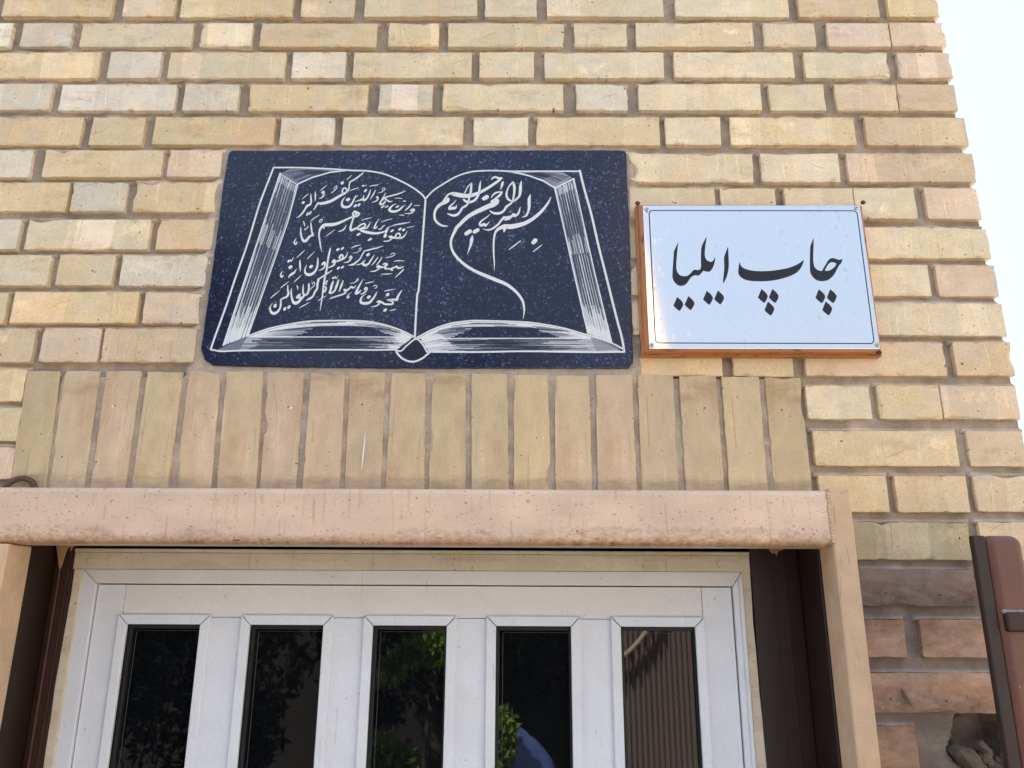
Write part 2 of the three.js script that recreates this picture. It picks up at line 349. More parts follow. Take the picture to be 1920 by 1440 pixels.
b(451, 2052, 668, 2106, 'Y');
b(684, 2052, 769, 2106, 'O');
b(452, 1983, 553, 2037, 'Y');
b(566, 1983, 672, 2037, 'O');
b(683, 1984, 768, 2038, 'O');
b(452, 1914, 664, 1968, 'G');
b(680, 1914, 769, 1969, 'O');
b(455, 1849, 665, 1900, 'D');
b(678, 1850, 770, 1901, 'D');
b(453, 1780, 552, 1830, 'R');
b(574, 1780, 668, 1831, 'R');
b(682, 1781, 767, 1831, 'R');
b(453, 1707, 667, 1759, 'R');
b(680, 1708, 766, 1760, 'R');
b(455, 1638, 549, 1690, 'R');
soldier(-762, -706, -768, -716, 1986, 2197, 'U');
soldier(-701, -649, -708, -653, 1986, 2197, 'S');
soldier(-639, -587, -643, -588, 1986, 2197, 'T');
soldier(-578, -524, -578, -522, 1985, 2196, 'U');
soldier(-513, -458, -513, -464, 1986, 2197, 'T');
soldier(-449, -390, -454, -397, 1986, 2197, 'S');
soldier(-384, -331, -390, -333, 1985, 2196, 'T');
soldier(-321, -265, -322, -269, 1984, 2195, 'T');
soldier(-257, -203, -261, -206, 1985, 2196, 'S');
soldier(-197, -138, -196, -143, 1984, 2195, 'S');
soldier(-132, -76, -132, -80, 1984, 2195, 'U');
soldier(-67, -11, -71, -16, 1983, 2194, 'U');
soldier(-4, 52, -5, 48, 1982, 2193, 'U');
soldier(58, 113, 59, 112, 1981, 2192, 'S');
soldier(121, 179, 123, 179, 1982, 2193, 'T');
soldier(186, 242, 188, 243, 1983, 2194, 'S');
soldier(253, 310, 252, 309, 1981, 2192, 'S');
soldier(318, 375, 318, 376, 1980, 2191, 'U');
soldier(385, 442, 385, 440, 1979, 2190, 'U');

// the rest of the wall beyond the picture: plain courses, joined
const EDGE = (y) => 0.776 - 0.018 * clamp((y - 2.19) / 0.67, 0, 1.6);   // the corner of the building leans a little
{
  const list = [], r = rng(515), cols = [];
  const addB = (x0, y0, x1, y1) => {
    const g = new THREE.BoxGeometry(x1 - x0, y1 - y0, 0.08); g.translate((x0 + x1) / 2, (y0 + y1) / 2, -0.04);
    finish(g);
  };
  const finish = (g) => {
    const n = g.toNonIndexed(), p = n.attributes.position, cell = Math.floor(r() * 64), u = new Float32Array(p.count * 2), c = new Float32Array(p.count * 3), t = toneOf('YBOKB'[Math.floor(r() * 5)], r);
    g.computeBoundingBox(); const B = g.boundingBox, wx = B.max.x - B.min.x, wz = B.max.z - B.min.z, wide = Math.max(wx, wz);
    for (let i = 0; i < p.count; i++) {
      const s = (wx >= wz ? p.getX(i) - B.min.x : p.getZ(i) - B.min.z) / wide, v = (p.getY(i) - B.min.y) / (B.max.y - B.min.y);
      u[i * 2] = ((cell % 4) + 0.01 + s * 0.9) * CW / AT; u[i * 2 + 1] = 1 - (Math.floor(cell / 4) + 0.03 + (1 - v) * 0.94) * CH / AT; c.set(t.map((q) => q / 0.58), i * 3);
    }
    n.setAttribute('uv', new THREE.BufferAttribute(u, 2)); n.setAttribute('color', new THREE.BufferAttribute(c, 3)); list.push(n);
  };
  const busy = (x0, y0, x1, y1) => bricks.some((q) => q.x0 < x1 + 0.004 && q.x1 > x0 - 0.004 && q.y0 < y1 + 0.004 && q.y1 > y0 - 0.004)
    || (x1 > -0.775 && x0 < 0.50 && y0 < 2.20) || (x1 > -0.515 && x0 < 0.205 && y1 > 2.19 && y0 < 2.60);
  for (let k = 0, y = 0.012; y < 4.75; k++, y += 0.0665) {
    let x = -2.6 + (k % 2) * 0.11, long = k % 2 === 0;
    while (x < 0.77) {
      const w = long ? 0.211 : 0.101, e = EDGE(y), x1 = Math.min(x + w, e - 0.001); long = !long;
      if (x1 - x > 0.03 && !busy(x, y, x1, y + 0.0535)) addB(x, y, x1, y + 0.0535);
      x += w + 0.014;
    }
    // return of the corner
    for (let z = -0.10 - (k % 2) * 0.11; z > -3.4; z -= 0.226) { const g = new THREE.BoxGeometry(0.05, 0.0535, 0.211); g.translate(EDGE(y) - 0.026, y + 0.027, z - 0.1055); finish(g); }
  }
  const m = part('outer_brick', mergeGeometries(list, false), brickMat, wall); m.userData.kind = 'stuff';
}

// mortar: a fine sheet that is hollow under each brick and rises to the brick below, smeared flush around the stone
const [morC, morG] = canvas(1024, 1024, '#bdb2a4'), [morB, morBG] = canvas(1024, 1024, '#808080');
{
  const r = rng(91);
  for (let i = 0; i < 2600; i++) { const v = r(); morG.fillStyle = v < 0.55 ? `rgba(96,84,74,${0.1 + r() * 0.3})` : `rgba(236,228,216,${0.1 + r() * 0.3})`; morG.beginPath(); morG.ellipse(r() * 1024, r() * 1024, 0.8 + r() * r() * 5, 0.6 + r() * 2, r() * 3, 0, 7); morG.fill(); }
  speckle(morC, morG, (d, p, x, y) => { const f = 0.80 + 0.34 * fbm(x / 64, y / 64, 4) + 0.14 * (vn(x / 2, y / 2) - 0.5); for (let k = 0; k < 3; k++) d[p + k] = clamp(d[p + k] * f, 0, 255); });
  speckle(morB, morBG, (d, p, x, y) => { d[p] = d[p + 1] = d[p + 2] = clamp(128 + 150 * (fbm(x / 12, y / 12, 3) - 0.5) + 60 * (vn(x / 2, y / 2) - 0.5), 0, 255); });
}
const mortarMat = std({ map: tex(morC, true, true), bumpMap: tex(morB, false, true), bumpScale: 0.0012, roughness: 0.96, vertexColors: true });
for (const t of [mortarMat.map, mortarMat.bumpMap]) t.repeat.set(2.4, 2.4);
const PX0 = -0.498, PX1 = 0.184, PY0 = 2.203, PY1 = 2.590;             // the stone slab
function slabDist(x, y) { const t = clamp((y - PY0) / (PY1 - PY0), 0, 1), l = lerp(PX0, PX0 + 0.004, t), dx = Math.max(l - x, x - PX1, 0), dy = Math.max(PY0 - y, y - PY1, 0); return Math.hypot(dx, dy); }
const HOLE = [0.650, 1.672, 0.046];
{
  const S = 0.003, X0 = -0.95, X1 = 0.79, Y0 = 1.45, Y1 = 3.02, nx = Math.round((X1 - X0) / S), ny = Math.round((Y1 - Y0) / S);
  const rowsOf = new Map(); for (const q of bricks) for (let k = Math.floor((q.y0 - 0.03) / 0.02); k <= Math.floor((q.y1 + 0.03) / 0.02); k++) { if (!rowsOf.has(k)) rowsOf.set(k, []); rowsOf.get(k).push(q); }
  const pos = [], uv = [], col = [], idx = [], id = new Int32Array((nx + 1) * (ny + 1)).fill(-1);
  const inside = (x, y) => (rowsOf.get(Math.floor(y / 0.02)) || []).some((q) => x > q.x0 + 0.008 && x < q.x1 - 0.008 && y > q.y0 + 0.008 && y < q.y1 - 0.008);
  const skip = (x, y) => inside(x, y) || (x > -0.748 && x < 0.472 && y < 1.975) || (x > PX0 + 0.012 && x < PX1 - 0.01 && y > PY0 + 0.012 && y < PY1 - 0.01) || x > EDGE(y) - 0.004;
  const vert = (i, j) => {
    const k = j * (nx + 1) + i; if (id[k] >= 0) return id[k];
    const x = X0 + i * S, y = Y0 + j * S; let rise = 0;
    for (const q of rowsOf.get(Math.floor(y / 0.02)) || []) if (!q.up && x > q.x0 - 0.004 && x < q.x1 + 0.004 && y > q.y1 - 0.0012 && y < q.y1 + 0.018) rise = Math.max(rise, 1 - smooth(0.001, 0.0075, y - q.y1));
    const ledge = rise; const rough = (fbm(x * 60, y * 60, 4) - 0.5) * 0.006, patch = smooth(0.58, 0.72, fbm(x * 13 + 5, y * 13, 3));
    const tight = y < 2.19 && x > -0.76 && x < 0.44; let z = lerp(tight ? -0.0026 : -0.0098, -0.0030, rise) + rough * 0.7 + patch * 0.003;
    z = Math.min(z, -0.0016);
    const sd = slabDist(x, y), sm = 1 - smooth(0.009, 0.022 + 0.012 * fbm(x * 40, y * 40, 2), sd), under = y < PY0 + 0.01 && x > PX0 - 0.02 ? 1 : 0.0;
    z = lerp(z, -0.0012 + rough * 0.3, sm * (y > PY1 ? 0.5 : 1));
    const so = y > 2.187 && y < 2.206 && x > -0.52 && x < 0.2 ? 1 : 0; z = lerp(z, -0.0006 + rough * 0.3, so);
    const hd = Math.hypot((x - HOLE[0]) / 1.15, y - HOLE[1]) + (fbm(x * 70, y * 70, 3) - 0.5) * 0.03; if (hd < HOLE[2]) z -= 0.055 * smooth(HOLE[2], HOLE[2] * 0.6, hd);
    const lowRight = x > 0.46 ? smooth(1.99, 1.90, y) : 0, t = (0.86 + 0.34 * fbm(x * 9, y * 9, 3)) * (1 + 0.16 * Math.max(sm, so)) * lerp(1, 0.66, lowRight) * (1 + 0.55 * ledge) * (tight ? 1.18 : 1);  // ledge term paints the lit tops of the joints lighter
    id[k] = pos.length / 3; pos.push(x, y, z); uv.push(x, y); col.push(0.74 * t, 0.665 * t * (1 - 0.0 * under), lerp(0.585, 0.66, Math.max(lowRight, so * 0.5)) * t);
    return id[k];
  };
  for (let j = 0; j < ny; j++) for (let i = 0; i < nx; i++) {
    if (skip(X0 + (i + 0.5) * S, Y0 + (j + 0.5) * S)) continue;
    const a = vert(i, j), c = vert(i + 1, j), d = vert(i + 1, j + 1), e = vert(i, j + 1); idx.push(a, c, d, a, d, e);
  }
  const g = new THREE.BufferGeometry(); g.setAttribute('position', new THREE.Float32BufferAttribute(pos, 3)); g.setAttribute('uv', new THREE.Float32BufferAttribute(uv, 2)); g.setAttribute('color', new THREE.Float32BufferAttribute(col, 3)); g.setIndex(idx); g.computeVertexNormals();
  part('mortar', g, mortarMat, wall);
}
// the body of the wall behind, with the doorway left open
{
  const core = std({ color: rgb(0.30, 0.26, 0.215), map: mortarMat.map, bumpMap: mortarMat.bumpMap, bumpScale: 0.001, roughness: 0.97 });
  part('wall_core', join([
    rbox(-2.6, 0, -0.36, -0.775, 4.80, -0.0125), rbox(-0.775, 1.985, -0.36, 0.50, 4.80, -0.0135), rbox(0.50, 0, -0.36, 0.585, 4.80, -0.0145),
    rbox(0.585, 1.755, -0.36, 0.742, 4.80, -0.0155), rbox(0.585, 0, -0.36, 0.742, 1.60, -0.0155), rbox(0.585, 1.60, -0.36, 0.742, 1.755, -0.075),
    rbox(-2.6, 0, -3.5, 0.740, 4.798, -3.3), rbox(0.58, 0, -3.3, 0.7405, 4.799, -0.36), rbox(-2.6, 0, -3.3, -2.45, 4.797, -0.36), rbox(-2.6, 4.70, -3.3, 0.58, 4.796, -0.36)]), core, wall);
}
{ // crumbled lumps of mortar in the hole below the fence post
  const r = rng(303), list = [];
  for (let i = 0; i < 46; i++) {
    const g = new THREE.IcosahedronGeometry(0.004 + r() * r() * 0.017, 1), p = g.attributes.position, s = r() * 50;
    for (let k = 0; k < p.count; k++) { const f = 0.72 + 0.6 * vn(p.getX(k) * 160 + s, p.getY(k) * 160 + p.getZ(k) * 120 + s); p.setXYZ(k, p.getX(k) * f * 1.25, p.getY(k) * f * 0.85, p.getZ(k) * f); }
    g.computeVertexNormals(); g.rotateZ(r() * 6); g.translate(HOLE[0] + (r() - 0.5) * 0.115, HOLE[1] - 0.052 + r() * r() * 0.06, -0.045 + r() * 0.042); list.push(metric(g));
  }
  const m = part('loose_mortar', join(list), std({ color: rgb(0.26, 0.235, 0.21), map: mortarMat.map, bumpMap: mortarMat.bumpMap, bumpScale: 0.001, roughness: 0.97 }), wall); m.userData.kind = 'stuff';
}
{ // a thin streak of white paint on one of the upright bricks
  const s = new THREE.Shape(); s.moveTo(-0.2308, 2.101); s.quadraticCurveTo(-0.2302, 2.072, -0.2335, 2.0395); s.quadraticCurveTo(-0.2338, 2.072, -0.2308, 2.101);
  const g = new THREE.ExtrudeGeometry(s, { depth: 0.0015, bevelEnabled: false }); g.translate(0, 0, 0.0028); part('paint_streak', g, std({ color: rgb(0.86, 0.86, 0.84), roughness: 0.6 }), wall);
}

// ------------------------------------------------------------------ engraved granite slab
const PLX = -0.157, PLY = 2.397, PK = 2.97;              // centre; canvas pixels per millimetre
const [stC, stG] = canvas(2048, 1170, '#121833'), [stO, stOG] = canvas(2048, 1170, 'rgb(0,40,0)'), [stB, stBG] = canvas(2048, 1170, '#c8c8c8');
const QX = (x) => 1024 + x * PK / 10, QY = (y) => 585 - y * PK / 10;
{
  const r = rng(1200);
  for (let i = 0; i < 22000; i++) {
    const x = r() * 2048, y = r() * 1170, dens = fbm(x / 70, y / 70, 3); if (r() > dens * 1.5) continue;
    const pale = r() < 0.66, L = 3 + r() * 9, a = r() * 6.3; stG.lineWidth = 1.2 + r() * 2.8;
    stG.strokeStyle = pale ? `rgba(${128 + r() * 56},${140 + r() * 56},${168 + r() * 44},${0.12 + r() * r() * 0.66})` : `rgba(6,7,18,${0.2 + r() * 0.5})`;
    stG.beginPath(); stG.moveTo(x, y); stG.quadraticCurveTo(x + Math.cos(a) * L, y + Math.sin(a) * L, x + Math.cos(a + 0.9) * L * 1.5, y + Math.sin(a + 0.9) * L * 1.5); stG.stroke();
  }
  speckle(stC, stG, (d, p, x, y) => { const f = 0.74 + 0.52 * fbm(x / 9, y / 9, 2) * (0.6 + 0.8 * fbm(x / 120, y / 120, 2)) + 0.34 * (fbm(x / 420 + 3, y / 420, 2) - 0.5) + 0.25 * (vn(x / 2.2, y / 2.2) - 0.5); for (let k = 0; k < 3; k++) d[p + k] = clamp(d[p + k] * f, 0, 255); });
}
{ // dust run-marks on the polished face
  const r = rng(77); for (let i = 0; i < 46; i++) { const x = r() * 2048, y = r() * r() * 700; stG.strokeStyle = `rgba(170,170,178,${0.015 + r() * 0.035})`; stG.lineWidth = 3 + r() * 16; stG.beginPath(); stG.moveTo(x, y); stG.lineTo(x + (r() - 0.5) * 12, y + 80 + r() * 340); stG.stroke(); }
}
function spline(a, n) {                                  // Catmull-Rom through x, y, width triples
  const P = []; for (let i = 0; i < a.length; i += 3) P.push([a[i], a[i + 1], a[i + 2]]);
  if (P.length === 1) return P; const out = [], at = (i) => P[clamp(i, 0, P.length - 1)];
  for (let i = 0; i < P.length - 1; i++) for (let k = 0; k < n; k++) {
    const t = k / n, p0 = at(i - 1), p1 = at(i), p2 = at(i + 1), p3 = at(i + 2);
    out.push([0, 1, 2].map((c) => 0.5 * (2 * p1[c] + (p2[c] - p0[c]) * t + (2 * p0[c] - 5 * p1[c] + 4 * p2[c] - p3[c]) * t * t + (3 * p1[c] - p0[c] - 3 * p2[c] + p3[c]) * t * t * t)));
  }
  out.push(P[P.length - 1]); return out;
}
const CUT = [[stG, '#e6e6e2'], [stOG, 'rgb(0,225,0)'], [stBG, '#2c2c2c']];
function sweep(g, pts, grow = 0) {
  for (let i = 0; i < pts.length; i++) {
    const [x, y, w] = pts[i], R = Math.max(0.9, (w / 10) * PK / 2 + grow), X = QX(x), Y = QY(y);
    g.beginPath(); g.arc(X, Y, R, 0, 7); g.fill();
    if (i) { const [px, py, pw] = pts[i - 1], S = Math.max(0.9, (pw / 10) * PK / 2 + grow), A = QX(px), B = QY(py), L = Math.hypot(X - A, Y - B) || 1, nx = -(Y - B) / L, ny = (X - A) / L; g.beginPath(); g.moveTo(A + nx * S, B + ny * S); g.lineTo(X + nx * R, Y + ny * R); g.lineTo(X - nx * R, Y - ny * R); g.lineTo(A - nx * S, B - ny * S); g.fill(); }
  }
}
function s(...a) {                                       // one stroke of the chisel: tenths of a millimetre from the slab's centre
  const pts = spline(a, 10).map(([x, y, w]) => [x, y, w * 0.93]);
  stG.fillStyle = 'rgba(14,15,22,0.55)'; sweep(stG, pts.map(([x, y, w]) => [x + 2, y - 3, w]), 0.6);  // dark offset copy, painted as the shade of the cut edge
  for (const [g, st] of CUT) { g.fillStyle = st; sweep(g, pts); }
}
function ink(alpha, dark, pts, w) {                      // a thin hatching line
  for (const [g, st] of dark ? [[stG, `rgba(22,26,46,${alpha})`], [stOG, `rgba(0,90,0,${alpha})`], [stBG, `rgba(190,190,190,${alpha})`]] : [[stG, `rgba(232,232,229,${alpha})`], [stOG, `rgba(0,225,0,${alpha})`], [stBG, `rgba(44,44,44,${alpha})`]]) {
    g.strokeStyle = st; g.lineWidth = w * PK / 10; g.lineCap = 'round'; g.beginPath(); pts.forEach(([x, y], i) => (i ? g.lineTo(QX(x), QY(y)) : g.moveTo(QX(x), QY(y)))); g.stroke();
  }
}
function patch(alpha, pts, dark) { for (const [g, st] of dark ? [[stG, `rgba(19,23,45,${alpha})`], [stOG, `rgba(0,66,0,${alpha})`], [stBG, `rgba(200,200,200,${alpha})`]] : [[stG, `rgba(228,228,225,${alpha})`], [stOG, `rgba(0,215,0,${alpha})`], [stBG, `rgba(60,60,60,${alpha})`]]) { g.fillStyle = st; g.beginPath(); pts.forEach(([x, y], i) => (i ? g.lineTo(QX(x), QY(y)) : g.moveTo(QX(x), QY(y)))); g.fill(); } }
function along(P, t) { const f = t * (P.length - 1), i = Math.min(P.length - 2, Math.floor(f)), u = f - i; return [lerp(P[i][0], P[i + 1][0], u), lerp(P[i][1], P[i + 1][1], u)]; }
// the open book: page edges, hatched corners, page bundles
{
  const r = rng(640);
  const hatch = (A, B, n, alpha, w, dark, jit = 0.006) => { for (let i = 0; i < n; i++) { const t = clamp((i + (dark ? r() : 0.5)) / n, 0, 1), t0 = dark ? r() * 0.5 : 0, t1 = dark ? t0 + 0.15 + r() * 0.4 : 1, pts = []; for (let k = 0; k <= 8; k++) { const q = clamp(lerp(t0, t1, k / 8), 0, 1), a = along(A, q), c = along(B, q), u = clamp(t + (r() - 0.5) * jit, 0, 1); pts.push([lerp(a[0], c[0], u), lerp(a[1], c[1], u)]); } ink(alpha * (0.6 + r() * 0.4), dark, pts, w * (0.7 + r() * 0.6)); } };
  // left and right strips of page edges
  const L1 = [[-2433, 1483], [-2578, 770], [-2790, -250], [-3063, -1578]], L2 = [[-2117, 1268], [-2230, 560], [-2440, -350], [-2688, -1421]];
  const R1 = [[2191, 1206], [2330, 500], [2498, -389], [2687, -1361]], R2 = [[2512, 1389], [2650, 600], [2832, -389], [3061, -1527]];
  for (const [A, B] of [[L1, L2], [R1, R2]]) {
    patch(0.16, [...A, ...[...B].reverse()]);
    hatch(A, B, 22, 0.22, 8, false); hatch(A, B, 8, 1, 15, false, 0.002); hatch(A, B, 46, 0.7, 9, true);
    for (const [lo, hi, n] of [[0.82, 1, 22], [0.93, 1, 26], [0.38, 0.52, 9], [0, 0.07, 12]]) for (let i = 0; i < n; i++) { const t = (i + r()) / n, q0 = lo + r() * (hi - lo) * 0.45, pts = [0, 1, 2, 3].map((k) => { const q = lerp(q0, Math.min(hi, q0 + (hi - lo) * 0.9), k / 3), a = along(A, q), c = along(B, q); return [lerp(a[0], c[0], t), lerp(a[1], c[1], t)]; }); ink(0.75, false, pts, 15); }
    ink(1, false, A, 24); ink(1, false, B, 22); ink(1, false, [A[0], B[0]], 26);
  }
  // curled corners at the top
  const hl = [[-2411, 1489], [-2271, 1565], [-1593, 1567], [-1230, 1539], [-1400, 1540], [-1589, 1503], [-1886, 1401], [-2123, 1274]], hr = [[1204, 1536], [1475, 1527], [2318, 1515], [2485, 1408], [2202, 1206], [2002, 1344], [1756, 1445]];
  patch(0.5, hl); patch(0.6, hr);
  for (let i = 0; i < 40; i++) { const t = r(); ink(0.62, true, [[lerp(-2360, -2100, t), lerp(1500, 1310, t)], [lerp(-2150, -1850, t) , lerp(1535, 1440, t)], [lerp(-2000, -1600, t) + r() * 120, lerp(1548, 1515, t)]].slice(r() < 0.5 ? 1 : 0), 8); ink(0.62, true, [[lerp(2440, 2160, t), lerp(1425, 1260, t)], [lerp(2200, 1990, t), lerp(1480, 1380, t)], [lerp(2000, 1700, t) - r() * 120, lerp(1505, 1480, t)]].slice(r() < 0.5 ? 1 : 0), 8); }
  ink(1, false, [[-2123, 1276], [-1886, 1401], [-1589, 1503], [-1300, 1540]], 26); ink(1, false, [[2202, 1206], [2002, 1344], [1756, 1445], [1450, 1522]], 28); ink(0.5, true, [[-2400, 1470], [-2130, 1285]], 14);
  // the two bundles of pages at the foot
  const topL = [[-2688, -1421], [-2371, -1297], [-2058, -1223], [-1743, -1171], [-1403, -1159], [-1063, -1158], [-796, -1174], [-527, -1229], [-258, -1324], [-63, -1425]], midL = [[-2688, -1437], [-2000, -1436], [-1300, -1432], [-700, -1432], [-350, -1432], [-120, -1450]], botL = [[-3140, -1660], [-2500, -1658], [-1800, -1650], [-1000, -1648], [-600, -1648], [-330, -1645]];
  const topR = [[-10, -1441], [218, -1312], [480, -1210], [744, -1164], [978, -1152], [1300, -1158], [1657, -1173], [1975, -1211], [2292, -1272], [2555, -1350], [2796, -1427]], midR = [[60, -1460], [500, -1455], [1000, -1450], [1700, -1448], [2300, -1444], [2796, -1440]], botR = [[190, -1675], [965, -1675], [1658, -1660], [2182, -1666], [2706, -1670], [3220, -1668]];
  for (const [T, M, Bt, sg] of [[topL, midL, botL, 1], [topR, midR, botR, -1]]) {
    patch(0.42, [...M, ...[...Bt].reverse()]);
    hatch(M, Bt, 17, 0.85, 12, false); hatch(M, Bt, 56, 0.85, 11, true, 0.02);
    // bundles fan out from both ends and thin out towards the dark middle
    for (let i = 0; i < 30; i++) {
      const u = Math.pow(i / 29, 1.25), pts = [], end = 0.34 + 0.66 * (1 - u) * (0.7 + r() * 0.3), flip = i % 2, full = u < 0.34;
      for (let k = 0; k <= 14; k++) { const q0 = full ? k / 14 : end * 0.5 * k / 14, q = flip ? 1 - q0 : q0, a = along(T, q), c = along(M, q), dip = u * 0.94 * (full ? 1 : 1 + 0.15 * k / 14); pts.push([lerp(a[0], c[0], Math.min(1, dip)), lerp(a[1], c[1], Math.min(1, dip))]); }
      ink(0.9, false, pts, (u < 0.2 ? 20 : 13) * (0.6 + r() * 0.6));
    }
    for (let i = 0; i < 22; i++) { const u = r() * 0.55 + 0.08, q0 = 0.1 + r() * 0.6, pts = []; for (let k = 0; k <= 6; k++) { const q = q0 + k * 0.03, a = along(T, clamp(q, 0, 1)), c = along(M, clamp(q, 0, 1)); pts.push([lerp(a[0], c[0], u), lerp(a[1], c[1], u)]); } ink(0.7, true, pts, 10); }
    for (let i = 0; i < 26; i++) { const u = r(), pts = []; for (let k = 0; k <= 4; k++) { const q = sg > 0 ? 1 - k * 0.035 * (0.6 + r() * 0.3) : k * 0.03, a = along(T, q), c = along(Bt, q); pts.push([lerp(a[0], c[0], u), lerp(a[1], c[1], u)]); } ink(0.7, false, pts, 14); }
    ink(1, false, M, 18);
  }
  patch(0.75, [[-3140, -1645], [-2981, -1556], [-2688, -1421], [-2811, -1666]], true); patch(0.35, [[-3140, -1645], [-2981, -1556], [-2688, -1421], [-2811, -1666]]);
  patch(0.5, [[2713, -1383], [3067, -1527], [3232, -1620], [2811, -1660]], true); patch(0.4, [[2713, -1383], [3067, -1527], [3232, -1620], [2811, -1660]]);
  patch(1, [[-24, -1469], [79, -1558], [157, -1679], [87, -1768], [5, -1812], [-90, -1812], [-197, -1758], [-264, -1670], [-163, -1570]], true);
}
s(-2550,1591,33,-2588,1451,33,-2727,886,33,-2856,167,33,-2991,-438,33,-3083,-890,33,-3221,-1490,33,-3251,-1646,33);
s(-3250,-1651,28,-3180,-1662,28,-3073,-1678,28,-2811,-1666,28,-2337,-1659,28,-1811,-1652,28,-1370,-1645,28,-717,-1649,28,-359,-1642,28);
s(-2550,1591,32,-2070,1589,32,-1593,1567,32,-1230,1539,32,-959,1529,32,-685,1474,32,-456,1373,32,-225,1242,32,-41,1103,32,34,1003,32);
s(38,1003,35,32,805,35,16,269,35,-13,-582,35,-36,-755,35,-46,-1447,35);
s(34,1003,30,154,1153,30,311,1274,30,540,1425,30,755,1507,30,934,1532,30,1204,1538,30,1475,1527,30,2037,1528,30,2599,1529,30);
s(2616,1541,41,2682,1207,41,2793,712,41,2890,179,41,3005,-388,41,3144,-1078,41,3218,-1415,41,3251,-1670,41);
s(3251,-1668,32,2706,-1674,32,2182,-1668,32,1658,-1662,32,965,-1677,32,188,-1677,32);
s(-2688,-1421,28,-2371,-1297,28,-2058,-1223,28,-1743,-1171,28,-1403,-1159,28,-1063,-1158,28,-796,-1174,28,-527,-1229,28,-258,-1324,28,-63,-1425,28);
s(-10,-1441,28,218,-1312,28,480,-1210,28,744,-1164,28,978,-1152,28,1657,-1173,28,1975,-1211,28,2292,-1272,28,2555,-1350,28,2796,-1427,28,3067,-1527,28,3232,-1620,28);
s(-344,-1642,33,-293,-1725,33,-195,-1807,33,-57,-1840,33,77,-1790,33,169,-1712,33,220,-1677,33);
s(-344,-1642,28,-255,-1665,26,-160,-1568,26,-24,-1465,26,82,-1555,26,160,-1678,28,220,-1677,28);
// the lettering, right to left in four lines on the left page, two lines on the right page
s(-2022,995,8,-1974,1049,19,-1929,1093,11);
s(-2002,929,49,-1994,936,49);
s(-1885,1095,11,-1876,1016,27,-1868,942,27,-1884,892,38,-1924,875,44,-1956,818,31,-1994,740,33,-2042,682,23,-2091,647,6);
s(-1921,699,30,-1902,740,33);
s(-1876,718,26,-1859,760,33);
s(-1811,1137,11,-1807,1066,28,-1801,967,13);
s(-1703,1108,13,-1687,1141,22,-1666,1133,24,-1667,1075,27,-1694,1029,27,-1737,1008,13);
s(-1692,1104,24,-1681,1116,24);
s(-1729,1154,11,-1694,1196,17,-1635,1250,11);
s(-1505,1175,8,-1497,1208,14,-1474,1244,14,-1457,1238,14,-1466,1192,16,-1494,1158,17,-1525,1129,17,-1548,1110,6);
s(-1028,1495,18,-1103,1423,29,-1174,1364,29,-1246,1318,27);
s(-1243,1318,25,-1253,1251,24,-1250,1201,25,-1266,1155,30,-1301,1117,41,-1358,1084,47,-1437,1029,49,-1522,971,56,-1609,934,58,-1689,917,53,-1752,917,39);
s(-1749,925,39,-1775,876,28,-1794,834,23,-1816,802,16);
s(-1353,1117,28,-1360,1167,25,-1336,1205,28,-1298,1192,28,-1284,1150,28,-1301,1125,28);
s(-1376,1292,49,-1366,1311,49);
s(-1301,1358,10,-1263,1402,17,-1225,1449,10);
s(-1240,1150,8,-1178,1180,19,-1090,1213,11);
s(-1300,1038,8,-1341,984,25,-1355,918,36,-1333,864,52,-1284,848,48,-1225,864,42,-1184,918,34,-1159,984,28,-1133,1051,19);
s(-1263,984,56,-1246,996,57);
s(-1134,1067,11,-1121,1042,20,-1095,1069,9);
s(-1134,951,13,-1076,972,20,-1018,993,44,-995,989,39);
s(-994,1076,9,-1003,1018,31);
s(-887,1180,11,-911,1084,28,-944,1010,33,-987,976,41);
s(-1133,865,42,-1117,885,42);
s(-1074,881,41,-1059,902,41);
s(-981,1147,36,-964,1169,36);
s(-1034,1243,17,-1017,1260,14,-1023,1239,17,-992,1251,17,-964,1258,11);
s(-916,1239,9,-846,1253,19,-759,1270,11);
s(-808,1161,14,-844,1076,25,-886,995,9);
s(-685,1164,8,-693,1189,11,-672,1210,13,-654,1202,13,-659,1168,16,-684,1147,16,-713,1126,14,-764,1114,8);
s(-782,1031,25,-764,1039,27,-758,997,25,-793,960,22,-853,937,11);
s(-630,1118,9,-664,1043,22,-697,969,28,-717,919,38,-697,898,33,-657,919,34,-633,960,27);
s(-304,1152,13,-421,1098,27,-531,1064,28,-633,1031,28,-683,985,31);
s(-647,1014,27,-609,985,31,-562,952,27,-511,965,9);
s(-691,845,22,-651,870,30);
s(-624,845,22,-587,870,30);
s(-480,1015,9,-417,1019,16,-350,1007,11);
s(-340,961,8,-310,963,24,-287,963,9);
s(-449,911,11,-500,886,22,-542,837,36,-555,796,45,-509,771,48,-443,775,42,-378,812,34,-343,854,27,-309,888,9);
s(-443,849,28,-410,870,30);
s(-194,916,22,-239,846,28,-294,790,16);
s(-145,883,13,-61,883,16);
s(-149,813,25,-188,784,26,-200,796,23,-167,813,27,-139,805,20,-165,760,23,-219,735,22,-304,735,9);
s(-390,706,9,-344,704,17,-301,698,9);
s(-2061,285,6,-2079,240,20,-2087,200,26,-2066,172,32,-2048,196,20,-2047,224,9);
s(-2003,479,14,-1996,394,28,-1974,297,32,-1936,229,46,-1899,233,46,-1866,281,45,-1833,321,38,-1792,330,45);
s(-1842,560,19,-1831,483,28,-1813,394,28,-1792,338,40);
s(-1967,584,16,-1949,540,22,-1938,491,8);
s(-1940,442,19,-1919,433,20);
s(-1927,446,15,-1892,467,17,-1882,501,8);
s(-1857,587,8,-1795,646,19,-1714,702,12);
s(-1706,587,9,-1686,618,19,-1655,628,9,-1664,589,15,-1690,569,15,-1708,582,11);
